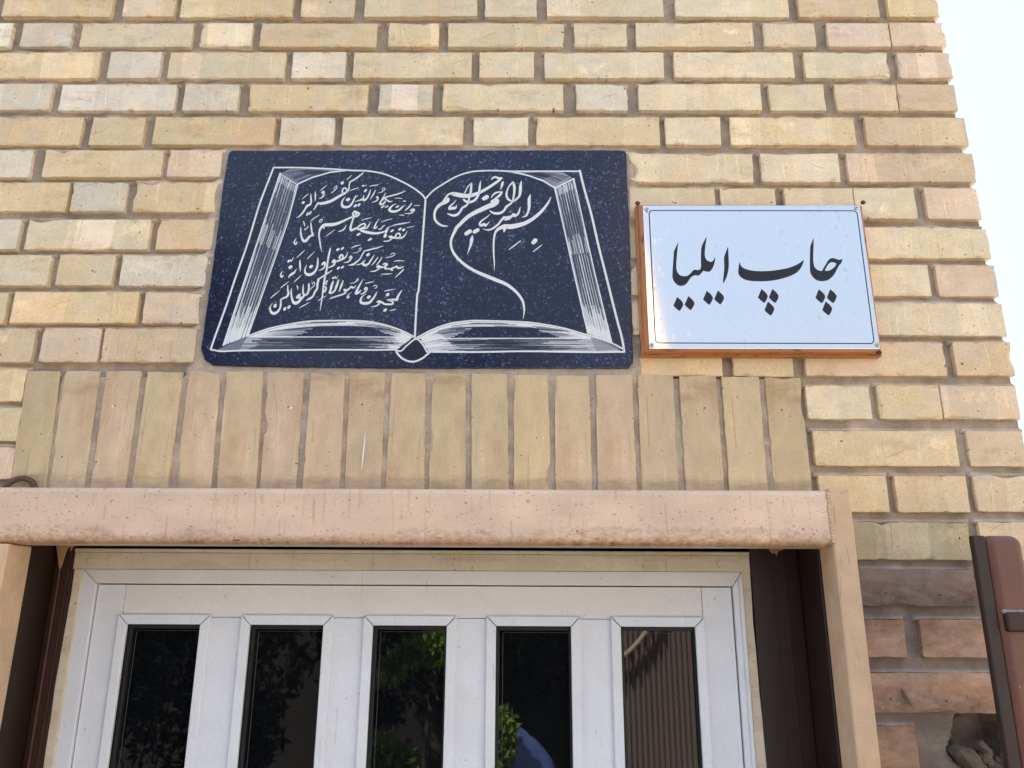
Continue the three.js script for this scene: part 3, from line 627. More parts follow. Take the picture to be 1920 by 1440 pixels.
s(-1625,38,8,-1651,137,23,-1672,233,28,-1690,330,29,-1692,394,32,-1674,459,42,-1630,512,59,-1580,524,63,-1491,528,63,-1404,549,56,-1319,590,45,-1233,635,36,-1169,668,31);
s(-1617,451,15,-1622,500,39);
s(-1569,318,11,-1517,366,17,-1439,434,9);
s(-1254,523,9,-1274,468,20,-1308,427,26,-1371,403,18);
s(-1123,766,39,-1077,745,44,-1057,717,34,-1096,680,40,-1148,696,37,-1157,737,28,-1127,774,36);
s(-1117,729,31,-1105,709,31);
s(-1053,343,41,-1034,359,42);
s(-1139,664,31,-1166,557,31,-1182,468,42,-1167,424,40,-1126,444,40,-1086,460,43,-1045,444,45);
s(-1086,452,31,-1034,509,32,-991,538,28,-955,546,29,-940,513,29,-976,469,39,-1023,443,42);
s(-994,452,35,-914,469,29,-883,517,25,-853,584,9);
s(-1010,607,9,-938,631,19,-842,658,8);
s(-1003,420,39,-924,396,51,-835,376,51,-747,372,43,-660,388,35,-602,409,31);
s(-602,405,26,-575,461,20,-542,495,14);
s(-526,497,11,-424,531,23,-315,551,25,-204,577,12);
s(-720,636,9,-761,558,22,-788,477,32,-777,461,25,-746,485,19,-745,503,9);
s(-716,449,20,-678,451,20,-650,494,22,-614,520,11);
s(-678,575,9,-590,612,17,-503,636,9);
s(-873,245,32,-832,272,40);
s(-1059,338,34,-1025,363,40);
s(-548,463,11,-586,389,25,-616,316,31,-603,308,31,-575,340,17);
s(-619,229,18,-557,232,23,-507,260,25,-500,308,46,-531,308,38);
s(-509,300,46,-450,292,43,-391,288,38,-333,288,32,-283,333,25,-241,407,9);
s(-432,300,31,-420,353,28,-380,371,31,-357,345,28,-359,304,28);
s(-507,406,34,-477,429,35);
s(-375,439,40,-355,457,40);
s(-313,425,39,-295,444,39);
s(-254,474,9,-194,486,15,-130,503,9);
s(-1374,70,41,-1352,86,43);
s(-1302,86,35,-1280,108,37);
s(-1323,-77,35,-1325,-45,33,-1297,-17,35,-1274,-37,29,-1276,-73,29);
s(-1199,31,11,-1223,-49,26,-1267,-88,32,-1345,-124,32,-1402,-140,32);
s(-1431,-144,45,-1411,-112,41,-1398,-140,35,-1409,-195,32,-1468,-231,24,-1528,-258,15);
s(-1343,-262,38,-1322,-242,39);
s(-1280,-246,36,-1258,-226,36);
s(-1148,102,9,-1085,139,23,-997,160,9);
s(-1022,71,8,-1013,95,11,-990,108,12,-981,91,14,-1004,59,15,-1049,29,14,-1115,15,8);
s(-1166,-76,24,-1145,-41,26,-1127,-60,24,-1150,-108,27,-1191,-144,24,-1250,-157,9);
s(-620,149,6,-704,115,23,-790,91,26,-877,67,26,-928,51,23);
s(-927,51,21,-959,-12,23,-985,-76,23,-1025,-123,27,-1067,-163,33,-1101,-187,38,-1169,-203,14);
s(-875,-22,47,-854,-4,47);
s(-1044,-194,11,-979,-178,21,-937,-147,26,-905,-106,9);
s(-947,-155,27,-927,-190,48,-894,-198,39);
s(-761,-18,11,-802,-91,27,-845,-170,32,-897,-206,39);
s(-699,-55,14,-749,-139,23,-795,-200,9);
s(-633,-59,12,-676,-138,23,-722,-200,9);
s(-504,-23,8,-480,6,14,-437,14,14,-432,-11,14,-471,-43,14,-528,-55,15,-580,-65,8);
s(-443,-130,9,-365,-118,20,-262,-122,9);
s(-811,-308,12,-747,-304,24,-698,-280,23,-663,-233,39,-687,-209,39,-704,-233,32);
s(-672,-229,39,-613,-234,39);
s(-612,-185,18,-580,-171,35,-543,-185,32,-575,-217,38,-569,-256,32);
s(-572,-260,35,-504,-260,27,-463,-279,44,-468,-256,32,-404,-228,30,-390,-220,33,-367,-248,32,-331,-246,29,-295,-232,21,-268,-215,8);
s(-627,-358,14,-542,-354,20,-455,-346,9);
s(-272,-270,20,-327,-334,24,-404,-418,9);
s(-2230,-303,8,-2252,-339,20,-2260,-386,27,-2239,-410,33,-2223,-385,15,-2213,-370,6);
s(-2026,-69,9,-1965,-3,20,-1901,69,8);
s(-1854,-95,9,-1809,-38,18,-1743,40,8);
s(-2158,-146,30,-2154,-110,15,-2136,-132,24,-2122,-106,15,-2107,-128,20,-2078,-59,8);
s(-2123,-244,56,-2106,-228,56);
s(-2127,-426,10,-2114,-389,32,-2081,-358,45,-2050,-338,38,-2028,-299,20,-2017,-274,8);
s(-1967,-110,14,-1965,-173,32,-1954,-244,27,-1947,-313,9);
s(-1853,-195,8,-1874,-275,24,-1862,-338,39,-1812,-369,56,-1749,-353,50,-1702,-298,38,-1676,-212,35,-1677,-133,30,-1679,-70,14);
s(-1788,-235,51,-1772,-218,53);
s(-1602,-188,33,-1571,-152,38,-1555,-180,36,-1562,-235,27,-1596,-270,23,-1646,-296,9);
s(-1488,106,15,-1497,34,33,-1513,-101,32,-1519,-227,32,-1529,-337,35,-1546,-462,34,-1553,-617,33,-1558,-732,27,-1567,-863,21,-1575,-996,6);
s(-1428,-290,11,-1503,-345,27,-1558,-384,27,-1623,-435,31);
s(-1641,-446,42,-1652,-540,37,-1653,-617,36,-1682,-663,33,-1708,-741,31,-1752,-779,37,-1812,-814,13);
s(-1501,-479,30,-1517,-510,27,-1508,-539,22,-1521,-508,22);
s(-1542,-563,22,-1511,-594,27,-1509,-624,27,-1531,-663,37);
s(-1617,-819,13,-1559,-772,19,-1494,-735,7);
s(-1734,-544,9,-1729,-510,13,-1705,-499,13,-1695,-532,15,-1711,-567,16,-1737,-596,15,-1762,-630,7);
s(-1400,-481,21,-1422,-562,43,-1434,-640,36,-1445,-682,37,-1413,-686,31,-1367,-647,31,-1338,-554,39,-1317,-461,27);
s(-1241,-470,16,-1268,-570,34,-1296,-662,13);
s(-1414,-436,24,-1409,-411,13,-1389,-432,19,-1379,-395,12,-1361,-424,18,-1353,-432,15,-1326,-378,6);
s(-1433,-787,18,-1346,-757,22,-1262,-724,22,-1178,-685,25);
s(-1879,-536,10,-1879,-618,28,-1869,-691,31,-1842,-726,36,-1801,-698,34,-1784,-617,34,-1794,-532,31);
s(-1856,-737,37,-1881,-776,40,-1902,-779,37);
s(-1915,-710,22,-1935,-730,45,-1964,-764,37,-1939,-772,34,-1896,-764,37);
s(-1888,-779,39,-1927,-833,46,-1978,-864,58,-2019,-841,46,-2049,-765,31,-2064,-688,28,-2068,-609,13);
s(-1977,-568,25,-1967,-595,19,-1962,-643,4);
s(-2129,-556,16,-2124,-634,28,-2108,-695,36,-2130,-753,39,-2175,-773,31,-2224,-807,25);
s(-2245,-605,9,-2187,-550,19,-2117,-488,7);
s(-2391,-782,10,-2337,-727,19,-2255,-646,10);
s(-2034,-503,9,-1987,-447,19,-1924,-378,8);
s(-2363,-876,7,-2380,-941,27,-2361,-1010,41,-2316,-1040,53,-2261,-1017,44,-2223,-956,34,-2214,-880,31,-2223,-811,25);
s(-2306,-922,49,-2299,-897,49);
s(-2149,-973,46,-2137,-950,46);
s(-2086,-941,46,-2071,-919,46);
s(-1912,-945,10,-1836,-898,19,-1755,-848,7);
s(-1430,-782,18,-1346,-747,22,-1262,-720,27,-1206,-693,30,-1186,-651,45,-1210,-631,42);
s(-1191,-651,43,-1140,-616,31,-1106,-577,28,-1084,-594,30,-1055,-586,21,-1030,-552,7);
s(-1091,-677,6,-1134,-708,15,-1156,-754,24,-1143,-770,27,-1116,-737,7);
s(-1032,-476,9,-1022,-453,12,-1001,-437,12,-1004,-464,13,-1039,-492,15,-1074,-511,15,-1133,-519,7);
s(-921,-446,9,-965,-538,27,-1005,-639,39,-1019,-693,45,-978,-677,36,-946,-637,15);
s(-888,-623,28,-868,-593,31,-847,-607,27,-865,-654,27,-905,-692,25,-949,-705,9);
s(-877,-519,12,-816,-503,21,-746,-489,9);
s(-751,-572,9,-727,-554,16,-692,-560,12,-695,-588,15,-724,-605,13);
s(-853,-698,7,-917,-746,21,-940,-808,37,-921,-853,50,-853,-865,53,-789,-845,44,-743,-784,34,-704,-715,25,-681,-661,9);
s(-821,-763,49,-802,-746,49);
s(-758,-923,10,-693,-910,22,-645,-876,25,-627,-830,44,-665,-837,38);
s(-633,-837,38,-582,-853,37,-556,-874,31,-495,-879,37,-428,-874,31,-420,-837,27,-470,-814,30,-513,-799,18);
s(-506,-806,22,-442,-797,27,-392,-798,38,-360,-798,44,-344,-745,37,-318,-691,30,-286,-639,13);
s(-519,-721,49,-502,-705,49);
s(-568,-654,13,-486,-633,21,-383,-614,4);
s(-545,-988,44,-528,-968,44);
s(-463,-987,10,-405,-973,19,-364,-963,12);
s(1131,1368,16,1161,1406,33,1206,1416,37,1251,1396,41,1305,1406,21);
s(1303,1394,29,1251,1347,46,1177,1288,49,1088,1221,52,1000,1163,57,911,1113,63,823,1079,72,734,1062,79,630,1070,88,525,1094,85,476,1103,58);
s(495,1112,47,450,1103,38,406,1078,33,364,1012,35,339,962,39);
s(408,1008,56,413,979,60,373,946,67,307,913,63,249,863,56,207,789,45,195,707,42,209,625,42,255,560,42,326,516,37,393,504,29,424,507,11);
s(949,1343,11,939,1254,36,929,1154,39,905,1054,41,854,980,47,781,947,47,721,955,47,672,992,34);
s(796,1300,24,794,1221,39,785,1121,41,764,1021,33,744,922,33,701,868,41,650,835,39,622,773,40,571,716,48,505,699,47,412,732,20);
s(789,1296,21,731,1221,22,688,1116,20);
s(1010,1011,75,1057,1042,82);
s(550,987,8,500,921,23,446,863,33,439,818,39,480,831,55,520,835,55,549,851,31,554,897,9);
s(1132,1023,9,1165,1084,30,1224,1126,33,1316,1140,20);
s(1309,1130,30,1276,1080,46,1210,1013,42,1151,955,66);
s(1240,980,55,1222,939,78,1167,902,98,1078,865,92,983,815,86,873,757,78,771,692,71,691,618,67,627,545,62,570,480,59,542,415,54,507,334,48,484,254,43,482,174,41,499,94,43,545,-1,47,627,-104,50,731,-198,53,834,-268,54,950,-331,59,1081,-389,66,1240,-459,67,1384,-524,60,1514,-621,52,1607,-728,47,1661,-831,41,1682,-946,31,1677,-1037,21,1664,-1124,6);
s(1326,1326,25,1312,1280,49,1303,1238,32,1279,1172,6);
s(1632,1341,14,1619,1239,52,1614,1139,52,1596,1056,41,1536,989,36,1474,948,31);
s(1490,1318,40,1513,1255,47,1515,1155,44,1505,1055,36,1481,948,31,1418,890,41,1382,857,44,1345,791,40,1294,750,48,1228,738,50,1161,750,40,1112,792,16);
s(1483,1310,33,1431,1247,25,1396,1163,30,1385,1080,38,1410,1006,41,1466,966,33);
s(1785,1091,13,1765,1014,52,1762,924,55,1761,841,47,1740,751,36,1707,694,34,1644,669,9);
s(2124,1042,13,2085,949,34,2017,842,47,1928,735,56,1817,637,65,1700,563,74,1582,522,86,1465,498,93,1362,498,89,1296,477,65,1245,445,52,1209,392,38,1188,304,34,1181,191,32,1182,80,30,1188,-47,27,1197,-173,20,1195,-299,5);
s(1366,482,69,1352,425,38,1348,394,9);
s(1615,859,11,1596,775,33,1567,718,42,1523,693,54,1486,710,39);
s(1501,726,45,1530,701,62);
s(1479,689,42,1420,656,74,1372,648,85);
s(1350,668,47,1302,611,37,1259,546,36,1201,493,37,1142,450,35,1077,436,28,999,458,8);
s(1121,725,8,1052,660,22,979,602,28,947,546,39,969,513,37,1017,538,54,1043,513,39,1082,554,20,1115,596,6);
s(730,367,74,788,412,77);
s(865,400,69,915,436,72);
s(833,331,18,820,263,60,810,183,47,783,87,27,754,-5,5);
s(1434,84,15,1525,160,24,1619,242,17);
s(1831,209,73,1864,253,76);
s(1825,44,14,1896,105,21,1971,171,14);
{
  const slab = thing('stone_plaque', 'dark blue granite slab engraved with a white open book, left of the framed sign', 'plaque', [PLX, PLY, 0]);
  const out = [[-3285,1921],[3350,1935],[3395,1915],[3412,1870],[3405,-10],[3385,-1840],[3308,-1935],[-680,-1943],[-2187,-1931],[-3195,-1908],[-3331,-1820],[-3411,-1635],[-3407,-1457],[-3384,-216],[-3370,1348],[-3345,1880]].map(([x, y]) => [x / 10000, y / 10000]);
  const r = rng(8), pts = []; out.forEach((p, i) => { const q = out[(i + 1) % out.length], L = Math.hypot(q[0] - p[0], q[1] - p[1]), n = Math.max(1, Math.round(L / 0.012)); for (let k = 0; k < n; k++) pts.push([lerp(p[0], q[0], k / n) + (r() - 0.5) * 0.0008, lerp(p[1], q[1], k / n) + (r() - 0.5) * 0.0008]); });
  const g = bar(pts.reverse(), -0.018, 0.0035, 0.0012), p = g.attributes.position, uv = g.attributes.uv;
  for (let i = 0; i < p.count; i++) uv.setXY(i, (1024 + p.getX(i) * 1000 * PK) / 2048, 1 - (585 - p.getY(i) * 1000 * PK) / 1170);
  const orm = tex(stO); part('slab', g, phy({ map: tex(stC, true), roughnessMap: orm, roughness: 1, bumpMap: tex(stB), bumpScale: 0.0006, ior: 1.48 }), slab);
}

// ------------------------------------------------------------------ framed metal sign
const SGX = 0.381, SGY = 2.363, SK = 5.6;                // centre; canvas pixels per millimetre
{
  const sign = thing('wall_sign', 'pale metal sign with black lettering in a varnished wooden frame, right of the granite slab', 'sign', [SGX, SGY, 0]);
  const W = 2010, H = 1540, [c, g] = canvas(W, H, '#dcdbd8'), [oc, og] = canvas(W, H, 'rgb(0,14,255)'), X = (x) => W / 2 + x * SK / 10, Y = (y) => H / 2 - y * SK / 10, r = rng(61);
  // faint water marks and grime
  for (let i = 0; i < 260; i++) { const x = r() * W, y = r() * H; g.fillStyle = `rgba(110,120,140,${0.02 + r() * 0.06})`; og.fillStyle = `rgba(0,120,200,${0.1 + r() * 0.25})`; const a = 3 + r() * 16, bb = 6 + r() * 34, t = (r() - 0.5) * 0.9; for (const q of [g, og]) { q.beginPath(); q.ellipse(x, y, a, bb, t, 0, 7); q.fill(); } }
  for (let i = 0; i < 60; i++) { g.fillStyle = `rgba(70,72,84,${0.2 + r() * 0.3})`; g.beginPath(); g.arc(r() * W, r() * H, 1 + r() * 3, 0, 7); g.fill(); }
  for (const [sx, sy] of [[-1710, 1029], [1680, 1065], [1730, -1272], [-1736, -1290]]) for (let i = 0; i < 26; i++) { g.fillStyle = `rgba(110,66,36,${0.03 + r() * 0.10})`; og.fillStyle = `rgba(0,150,120,0.12)`; const a = r() * 6.3, q = r() * 34; for (const t of [g, og]) { t.beginPath(); t.ellipse(X(sx) + Math.cos(a) * q, Y(sy) + Math.sin(a) * q + q * 0.5, 2 + r() * 9, 3 + r() * 14, 0, 0, 7); t.fill(); } }
  for (let i = 0; i < 90; i++) { const x = r() * W, y = r() * H, a = (r() - 0.5) * 2.6; g.strokeStyle = `rgba(${r() < 0.5 ? '250,250,250' : '120,126,140'},${0.05 + r() * 0.16})`; g.lineWidth = 0.6 + r() * 1.2; g.beginPath(); g.moveTo(x, y); g.lineTo(x + Math.cos(a) * 60 * r(), y + Math.sin(a) * 60 * r()); g.stroke(); }
  g.fillStyle = '#05060d'; og.fillStyle = 'rgb(0,105,0)';
  const ring = (q, x0, y0, x1, y1, rad, w) => { q.lineWidth = w; q.strokeStyle = q.fillStyle; q.beginPath(); q.moveTo(x0 + rad, y0); q.arcTo(x1, y0, x1, y1, rad); q.arcTo(x1, y1, x0, y1, rad); q.arcTo(x0, y1, x0, y0, rad); q.arcTo(x0, y0, x1, y0, rad); q.closePath(); q.stroke(); };
  for (const q of [g, og]) ring(q, X(-1677), Y(1013), X(1686), Y(-1257), 34, 9);
  const glyph = (q, a) => {                              // outline through x, y, corner triples
    const P = []; for (let i = 0; i < a.length; i += 3) P.push([a[i], a[i + 1], a[i + 2]]);
    const n = P.length; q.beginPath(); q.moveTo(X(P[0][0]), Y(P[0][1]));
    for (let i = 0; i < n; i++) { const p1 = P[i], p2 = P[(i + 1) % n], p0 = p1[2] ? p1 : P[(i - 1 + n) % n], p3 = p2[2] ? p2 : P[(i + 2) % n]; q.bezierCurveTo(X(p1[0] + (p2[0] - p0[0]) / 6), Y(p1[1] + (p2[1] - p0[1]) / 6), X(p2[0] - (p3[0] - p1[0]) / 6), Y(p2[1] - (p3[1] - p1[1]) / 6), X(p2[0]), Y(p2[1])); }
    q.fill();
  };
  let hole = null;
  const letters = [], dots = [];
  const put = (...a) => letters.push(a), dot = (x, y) => dots.push([x, y]);
  put(-1232,453,1, -1256,301,0, -1274,169,0, -1287,54,0, -1287,-15,0, -1276,-69,0, -1244,-118,0, -1196,-139,0, -1139,-139,0, -1096,-118,0, -1051,-72,0, -1014,-34,0, -978,-30,0, -944,-36,0, -915,-22,0, -900,9,0, -893,70,0, -890,147,0, -881,255,0, -866,364,0, -820,466,0, -771,552,1, -800,403,0, -817,302,0, -823,224,0, -817,178,0, -799,140,0, -765,116,0, -730,107,0, -701,123,0, -677,159,0, -659,202,1, -669,124,0, -687,63,0, -709,9,0, -736,-33,0, -766,-60,0, -801,-64,0, -836,-56,0, -860,-45,1, -898,-87,0, -935,-125,0, -957,-131,0, -991,-125,0, -1027,-133,0, -1064,-160,0, -1094,-198,0, -1132,-255,0, -1176,-293,0, -1233,-308,0, -1281,-293,0, -1321,-255,0, -1350,-198,0, -1358,-138,0, -1347,-23,0, -1329,131,0, -1310,278,0, -1298,316,0);
  put(-441,377,1, -446,241,0, -450,117,0, -459,10,0, -475,-67,0, -506,-158,0, -547,-238,0, -569,-253,1, -555,-158,0, -535,-44,0, -526,56,0, -522,163,0, -507,217,0, -473,303,0);
  put(-276,106,1, -263,45,0, -230,6,0, -176,-20,0, -87,-43,0, 18,-52,0, 144,-50,0, 265,-38,0, 372,-19,0, 480,4,0, 574,39,0, 663,85,0, 709,120,0, 743,147,1, 727,89,0, 700,35,0, 659,-26,0, 590,-87,0, 480,-141,0, 336,-187,0, 229,-210,0, 95,-224,0, -31,-225,0, -136,-218,0, -218,-196,0, -271,-162,0, -303,-120,0, -314,-82,0, -305,-5,0, -291,64,0);
  put(938,532,1, 925,407,0, 909,290,0, 896,182,0, 892,90,0, 900,28,0, 927,-14,0, 967,-40,0, 1012,-46,1, 1042,6,0, 1083,67,0, 1117,121,0, 1157,163,0, 1201,177,0, 1249,167,0, 1296,148,0, 1325,151,0, 1358,164,1, 1346,121,0, 1324,83,0, 1293,52,0, 1259,-2,0, 1224,-63,0, 1182,-124,0, 1135,-169,0, 1082,-204,0, 1018,-219,0, 955,-218,0, 901,-197,0, 857,-151,0, 831,-98,0, 823,-41,0, 831,59,0, 848,213,0, 868,368,0, 885,415,0);
  put(1055,-36,1, 1085,13,0, 1118,63,0, 1157,98,0, 1193,106,0, 1241,90,0, 1251,71,1, 1228,37,0, 1188,-2,0, 1143,-29,0, 1099,-46,0);
  dot(-1289,-608);
  dot(-1113,-594);
  dot(-819,-503);
  dot(-644,-498);
  dot(42,-470);
  dot(212,-470);
  dot(125,-682);
  dot(940,-472);
  dot(1119,-471);
  dot(1026,-677);
  hole = letters.pop();
  for (const q of [g, og]) { for (const a of letters) glyph(q, a); for (const [x, y] of dots) glyph(q, [-13, 114, 1, 42, 60, 0, 70, 15, 0, 74, -15, 0, 52, -66, 0, 20, -112, 0, 2, -116, 0, -44, -74, 0, -80, -30, 1, -46, 42, 0].map((v, i) => (i % 3 === 0 ? v + x : i % 3 === 1 ? v + y : v))); }
  g.fillStyle = '#dcdbd8'; og.fillStyle = 'rgb(0,14,255)'; glyph(g, hole); glyph(og, hole);
  const plate = bar([[-0.178, -0.135], [0.1765, -0.1345], [0.1745, 0.111], [-0.1775, 0.110]], 0.0246, 0.0262, 0.0004), p = plate.attributes.position, uv = plate.attributes.uv;
  for (let i = 0; i < p.count; i++) uv.setXY(i, X(p.getX(i) * 10000) / W, 1 - Y(p.getY(i) * 10000) / H);
  const orm = tex(oc); part('plate', plate, std({ map: tex(c, true), roughnessMap: orm, metalnessMap: orm, metalness: 1, roughness: 1 }), sign);
  // wooden frame: four mitred mouldings
  const [wc, wg] = canvas(1024, 256, '#ba743a');
  { const q = rng(5); for (let i = 0; i < 420; i++) { const y = q() * 256; wg.strokeStyle = q() < 0.5 ? `rgba(222,142,70,${0.1 + q() * 0.3})` : `rgba(90,40,12,${0.06 + q() * 0.22})`; wg.lineWidth = 0.6 + q() * 2.4; wg.beginPath(); wg.moveTo(0, y); for (let x = 0; x <= 1024; x += 64) wg.lineTo(x, y + Math.sin(x / 190 + i) * 3 + (q() - 0.5) * 2); wg.stroke(); } for (let i = 0; i < 90; i++) { wg.fillStyle = `rgba(50,26,14,${0.12 + q() * 0.35})`; wg.beginPath(); wg.ellipse(q() * 1024, q() * 256, 3 + q() * 26, 2 + q() * 7, 0, 0, 7); wg.fill(); } }
  const wood = phy({ map: tex(wc, true, true), roughness: 0.42, clearcoat: 0.35, clearcoatRoughness: 0.35 });
  wood.map.repeat.set(3, 12);
  const O = { l: -0.1875, r: 0.1838, b: -0.1425, t: 0.1172 }, prof = [[0, 0.002], [0, 0.013], [0.0022, 0.0155], [0.0022, 0.018], [0.0045, 0.0225], [0.010, 0.0243], [0.022, 0.0243], [0.022, 0.002]];
  const rail = (A, B, inA, inB, along) => {              // sweep the profile from corner A to B, each end cut at the mitre
    const pos = [], uvs = [], n = prof.length, q = (i, e) => { const [d, z] = prof[i], P = e ? B : A, v = e ? inB : inA; return [P[0] + v[0] * d, P[1] + v[1] * d, z]; };
    for (let i = 0; i < n; i++) { const j = (i + 1) % n, a = q(i, 0), bq = q(i, 1), cq = q(j, 1), dq = q(j, 0); for (const [v, t] of [[a, i], [bq, i], [cq, j], [a, i], [cq, j], [dq, j]]) { pos.push(...v); const u = v[0] + v[1] * 0.37; uvs.push(along ? v[0] : v[1], i * 0.011 + (t === i ? 0 : 0.009)); void u; } }
    const gm = new THREE.BufferGeometry(); gm.setAttribute('position', new THREE.Float32BufferAttribute(pos, 3)); gm.setAttribute('uv', new THREE.Float32BufferAttribute(uvs, 2)); gm.computeVertexNormals(); return gm;
  };
  const e = 0.0002, TL = [O.l, O.t], TR = [O.r, O.t], BL = [O.l, O.b], BR = [O.r, O.b];
  part('frame_rail', rail([TR[0] - e, TR[1]], [TL[0] + e, TL[1]], [-1, -1], [1, -1], true), wood, sign);
  part('frame_rail', rail([BL[0] + e, BL[1]], [BR[0] - e, BR[1]], [1, 1], [-1, 1], true), wood, sign);
  part('frame_rail', rail([TL[0], TL[1] - e], [BL[0], BL[1] + e], [1, -1], [1, 1], false), wood, sign);
  part('frame_rail', rail([BR[0], BR[1] + e], [TR[0], TR[1] - e], [-1, 1], [-1, -1], false), wood, sign);
  part('backing_board', rbox(O.l + 0.012, O.b + 0.012, -0.004, O.r - 0.012, O.t - 0.012, 0.0225, 0.001), wood, sign);
  const steel = std({ color: rgb(0.55, 0.53, 0.50), metalness: 1, roughness: 0.42 }), rust = std({ color: rgb(0.12, 0.045, 0.02), roughness: 0.85 });
  const head = new THREE.LatheGeometry([[0.0005, 0.0010], [0.0009, 0.0011], [0.0024, 0.0017], [0.0036, 0.0008], [0.0038, 0]].map(([x, y]) => new THREE.Vector2(x, y)), 20); head.rotateX(Math.PI / 2);
  const pin = new THREE.SphereGeometry(0.0014, 12, 8);
  for (const [x, y] of [[-0.171, 0.1029], [0.168, 0.1065], [0.173, -0.1272], [-0.1736, -0.129]]) { const m = part('screw', head, steel, sign); m.position.set(x, y, 0.0263); const k = part('rust_spot', pin, rust, m); k.position.set(0, 0, 0.0008); k.scale.z = 0.5; }
  for (const [x, y] of [[-0.185, 0.1165], [0.1822, 0.1185], [0.176, -0.139]]) { const m = part('nail', new THREE.SphereGeometry(0.0042, 14, 10), rust, sign); m.position.set(x, y, 0.0225); m.scale.set(1, 0.85, 0.7); }
}

// ------------------------------------------------------------------ painted steel door surround
function paintTexture(w, h, base, n, seed, extra, cloud = 0.14) {
  const [c, g] = canvas(w, h, base), r = rng(seed);
  for (let i = 0; i < n; i++) { const s = r(); g.fillStyle = s < 0.75 ? `rgba(${96 + r() * 60},${60 + r() * 40},${36 + r() * 30},${0.12 + r() * r() * 0.6})` : `rgba(255,246,236,${0.1 + r() * 0.3})`; g.beginPath(); g.ellipse(r() * w, r() * h, 0.5 + r() * r() * 2.4, 0.5 + r() * r() * 3.4, (r() - 0.5) * 0.8, 0, 7); g.fill(); }
  for (let i = 0; i < n / 14; i++) { const x = r() * w, y = r() * h; g.strokeStyle = `rgba(176,118,78,${0.06 + r() * 0.16})`; g.lineWidth = 1 + r() * 3; g.beginPath(); g.moveTo(x, y); g.lineTo(x + (r() - 0.5) * 4, y + 10 + r() * 60); g.stroke(); }
  if (extra) extra(g, r);
  speckle(c, g, (d, p, x, y) => { const f = 1 - cloud / 2 + cloud * fbm(x / 70, y / 50, 4) + 0.04 * (vn(x / 2, y / 2) - 0.5); for (let k = 0; k < 3; k++) d[p + k] = clamp(d[p + k] * f, 0, 255); });
  return c;
}
const PINK = '#e2c2a6';
const creamC = paintTexture(1024, 1024, '#d4b28e', 4200, 33, (g, r) => { for (let i = 0; i < 60; i++) { const x = r() * 1024, y = r() * 1024; g.strokeStyle = `rgba(110,72,44,${0.15 + r() * 0.3})`; g.lineWidth = 0.8 + r() * 1.6; g.beginPath(); g.moveTo(x, y); g.lineTo(x + (r() - 0.5) * 14, y + 10 + r() * 50); g.stroke(); } });
const cream = std({ map: tex(creamC, true, true), roughness: 0.55, bumpMap: tex(morB, false, true), bumpScale: 0.0003 }); cream.map.repeat.set(2, 2); cream.bumpMap.repeat.set(5, 5);
// the header tube has its own sheet, 1.5 m by 0.2 m, rust and painted shade browning its lower edge
const lintelC = paintTexture(2048, 320, PINK, 5200, 47, (g, r) => {
  for (let i = 0; i < 9000; i++) { const x = r() * 2048, k = 0.5 + 0.5 * smooth(0.36, 0.66, fbm(x / 110, 3, 4)), y = 230 - Math.pow(r(), 2.2) * 46 * k; g.fillStyle = `rgba(${104 + r() * 50},${64 + r() * 26},${26 + r() * 20},${(0.02 + r() * 0.06) * k})`; g.beginPath(); g.ellipse(x, y, 1.5 + r() * 7, 1.5 + r() * 4, r() * 3, 0, 7); g.fill(); }
  for (let i = 0; i < 700; i++) { const x = r() * 2048, k = smooth(0.48, 0.7, fbm(x / 60, 8, 3)); g.fillStyle = `rgba(46,24,12,${0.4 * k})`; g.beginPath(); g.ellipse(x, 218 + Math.sqrt(r()) * 24, 1 + r() * 6, 0.8 + r() * 2.4, 0, 0, 7); g.fill(); }
});
const lintelMat = std({ map: tex(lintelC, true), roughness: 0.5, bumpMap: tex(morB, false, true), bumpScale: 0.0003 }); lintelMat.bumpMap.repeat.set(8, 1);
const brownC = paintTexture(1024, 1024, '#3a2a22', 1200, 58), brown = std({ map: tex(brownC, true, true), color: rgb(0.52, 0.37, 0.29), roughness: 0.5 }); brown.map.repeat.set(2, 2);
const dirtyC = paintTexture(1024, 256, '#dccdb4', 700, 71, (g, r) => { for (let i = 0; i < 120; i++) { g.fillStyle = `rgba(150,104,48,${0.03 + r() * 0.08})`; g.beginPath(); g.ellipse(r() * 1024, r() * 256, 6 + r() * 60, 3 + r() * 14, 0, 0, 7); g.fill(); } });
const dirty = std({ map: tex(dirtyC, true, true), roughness: 0.8 }); dirty.map.repeat.set(1, 4);
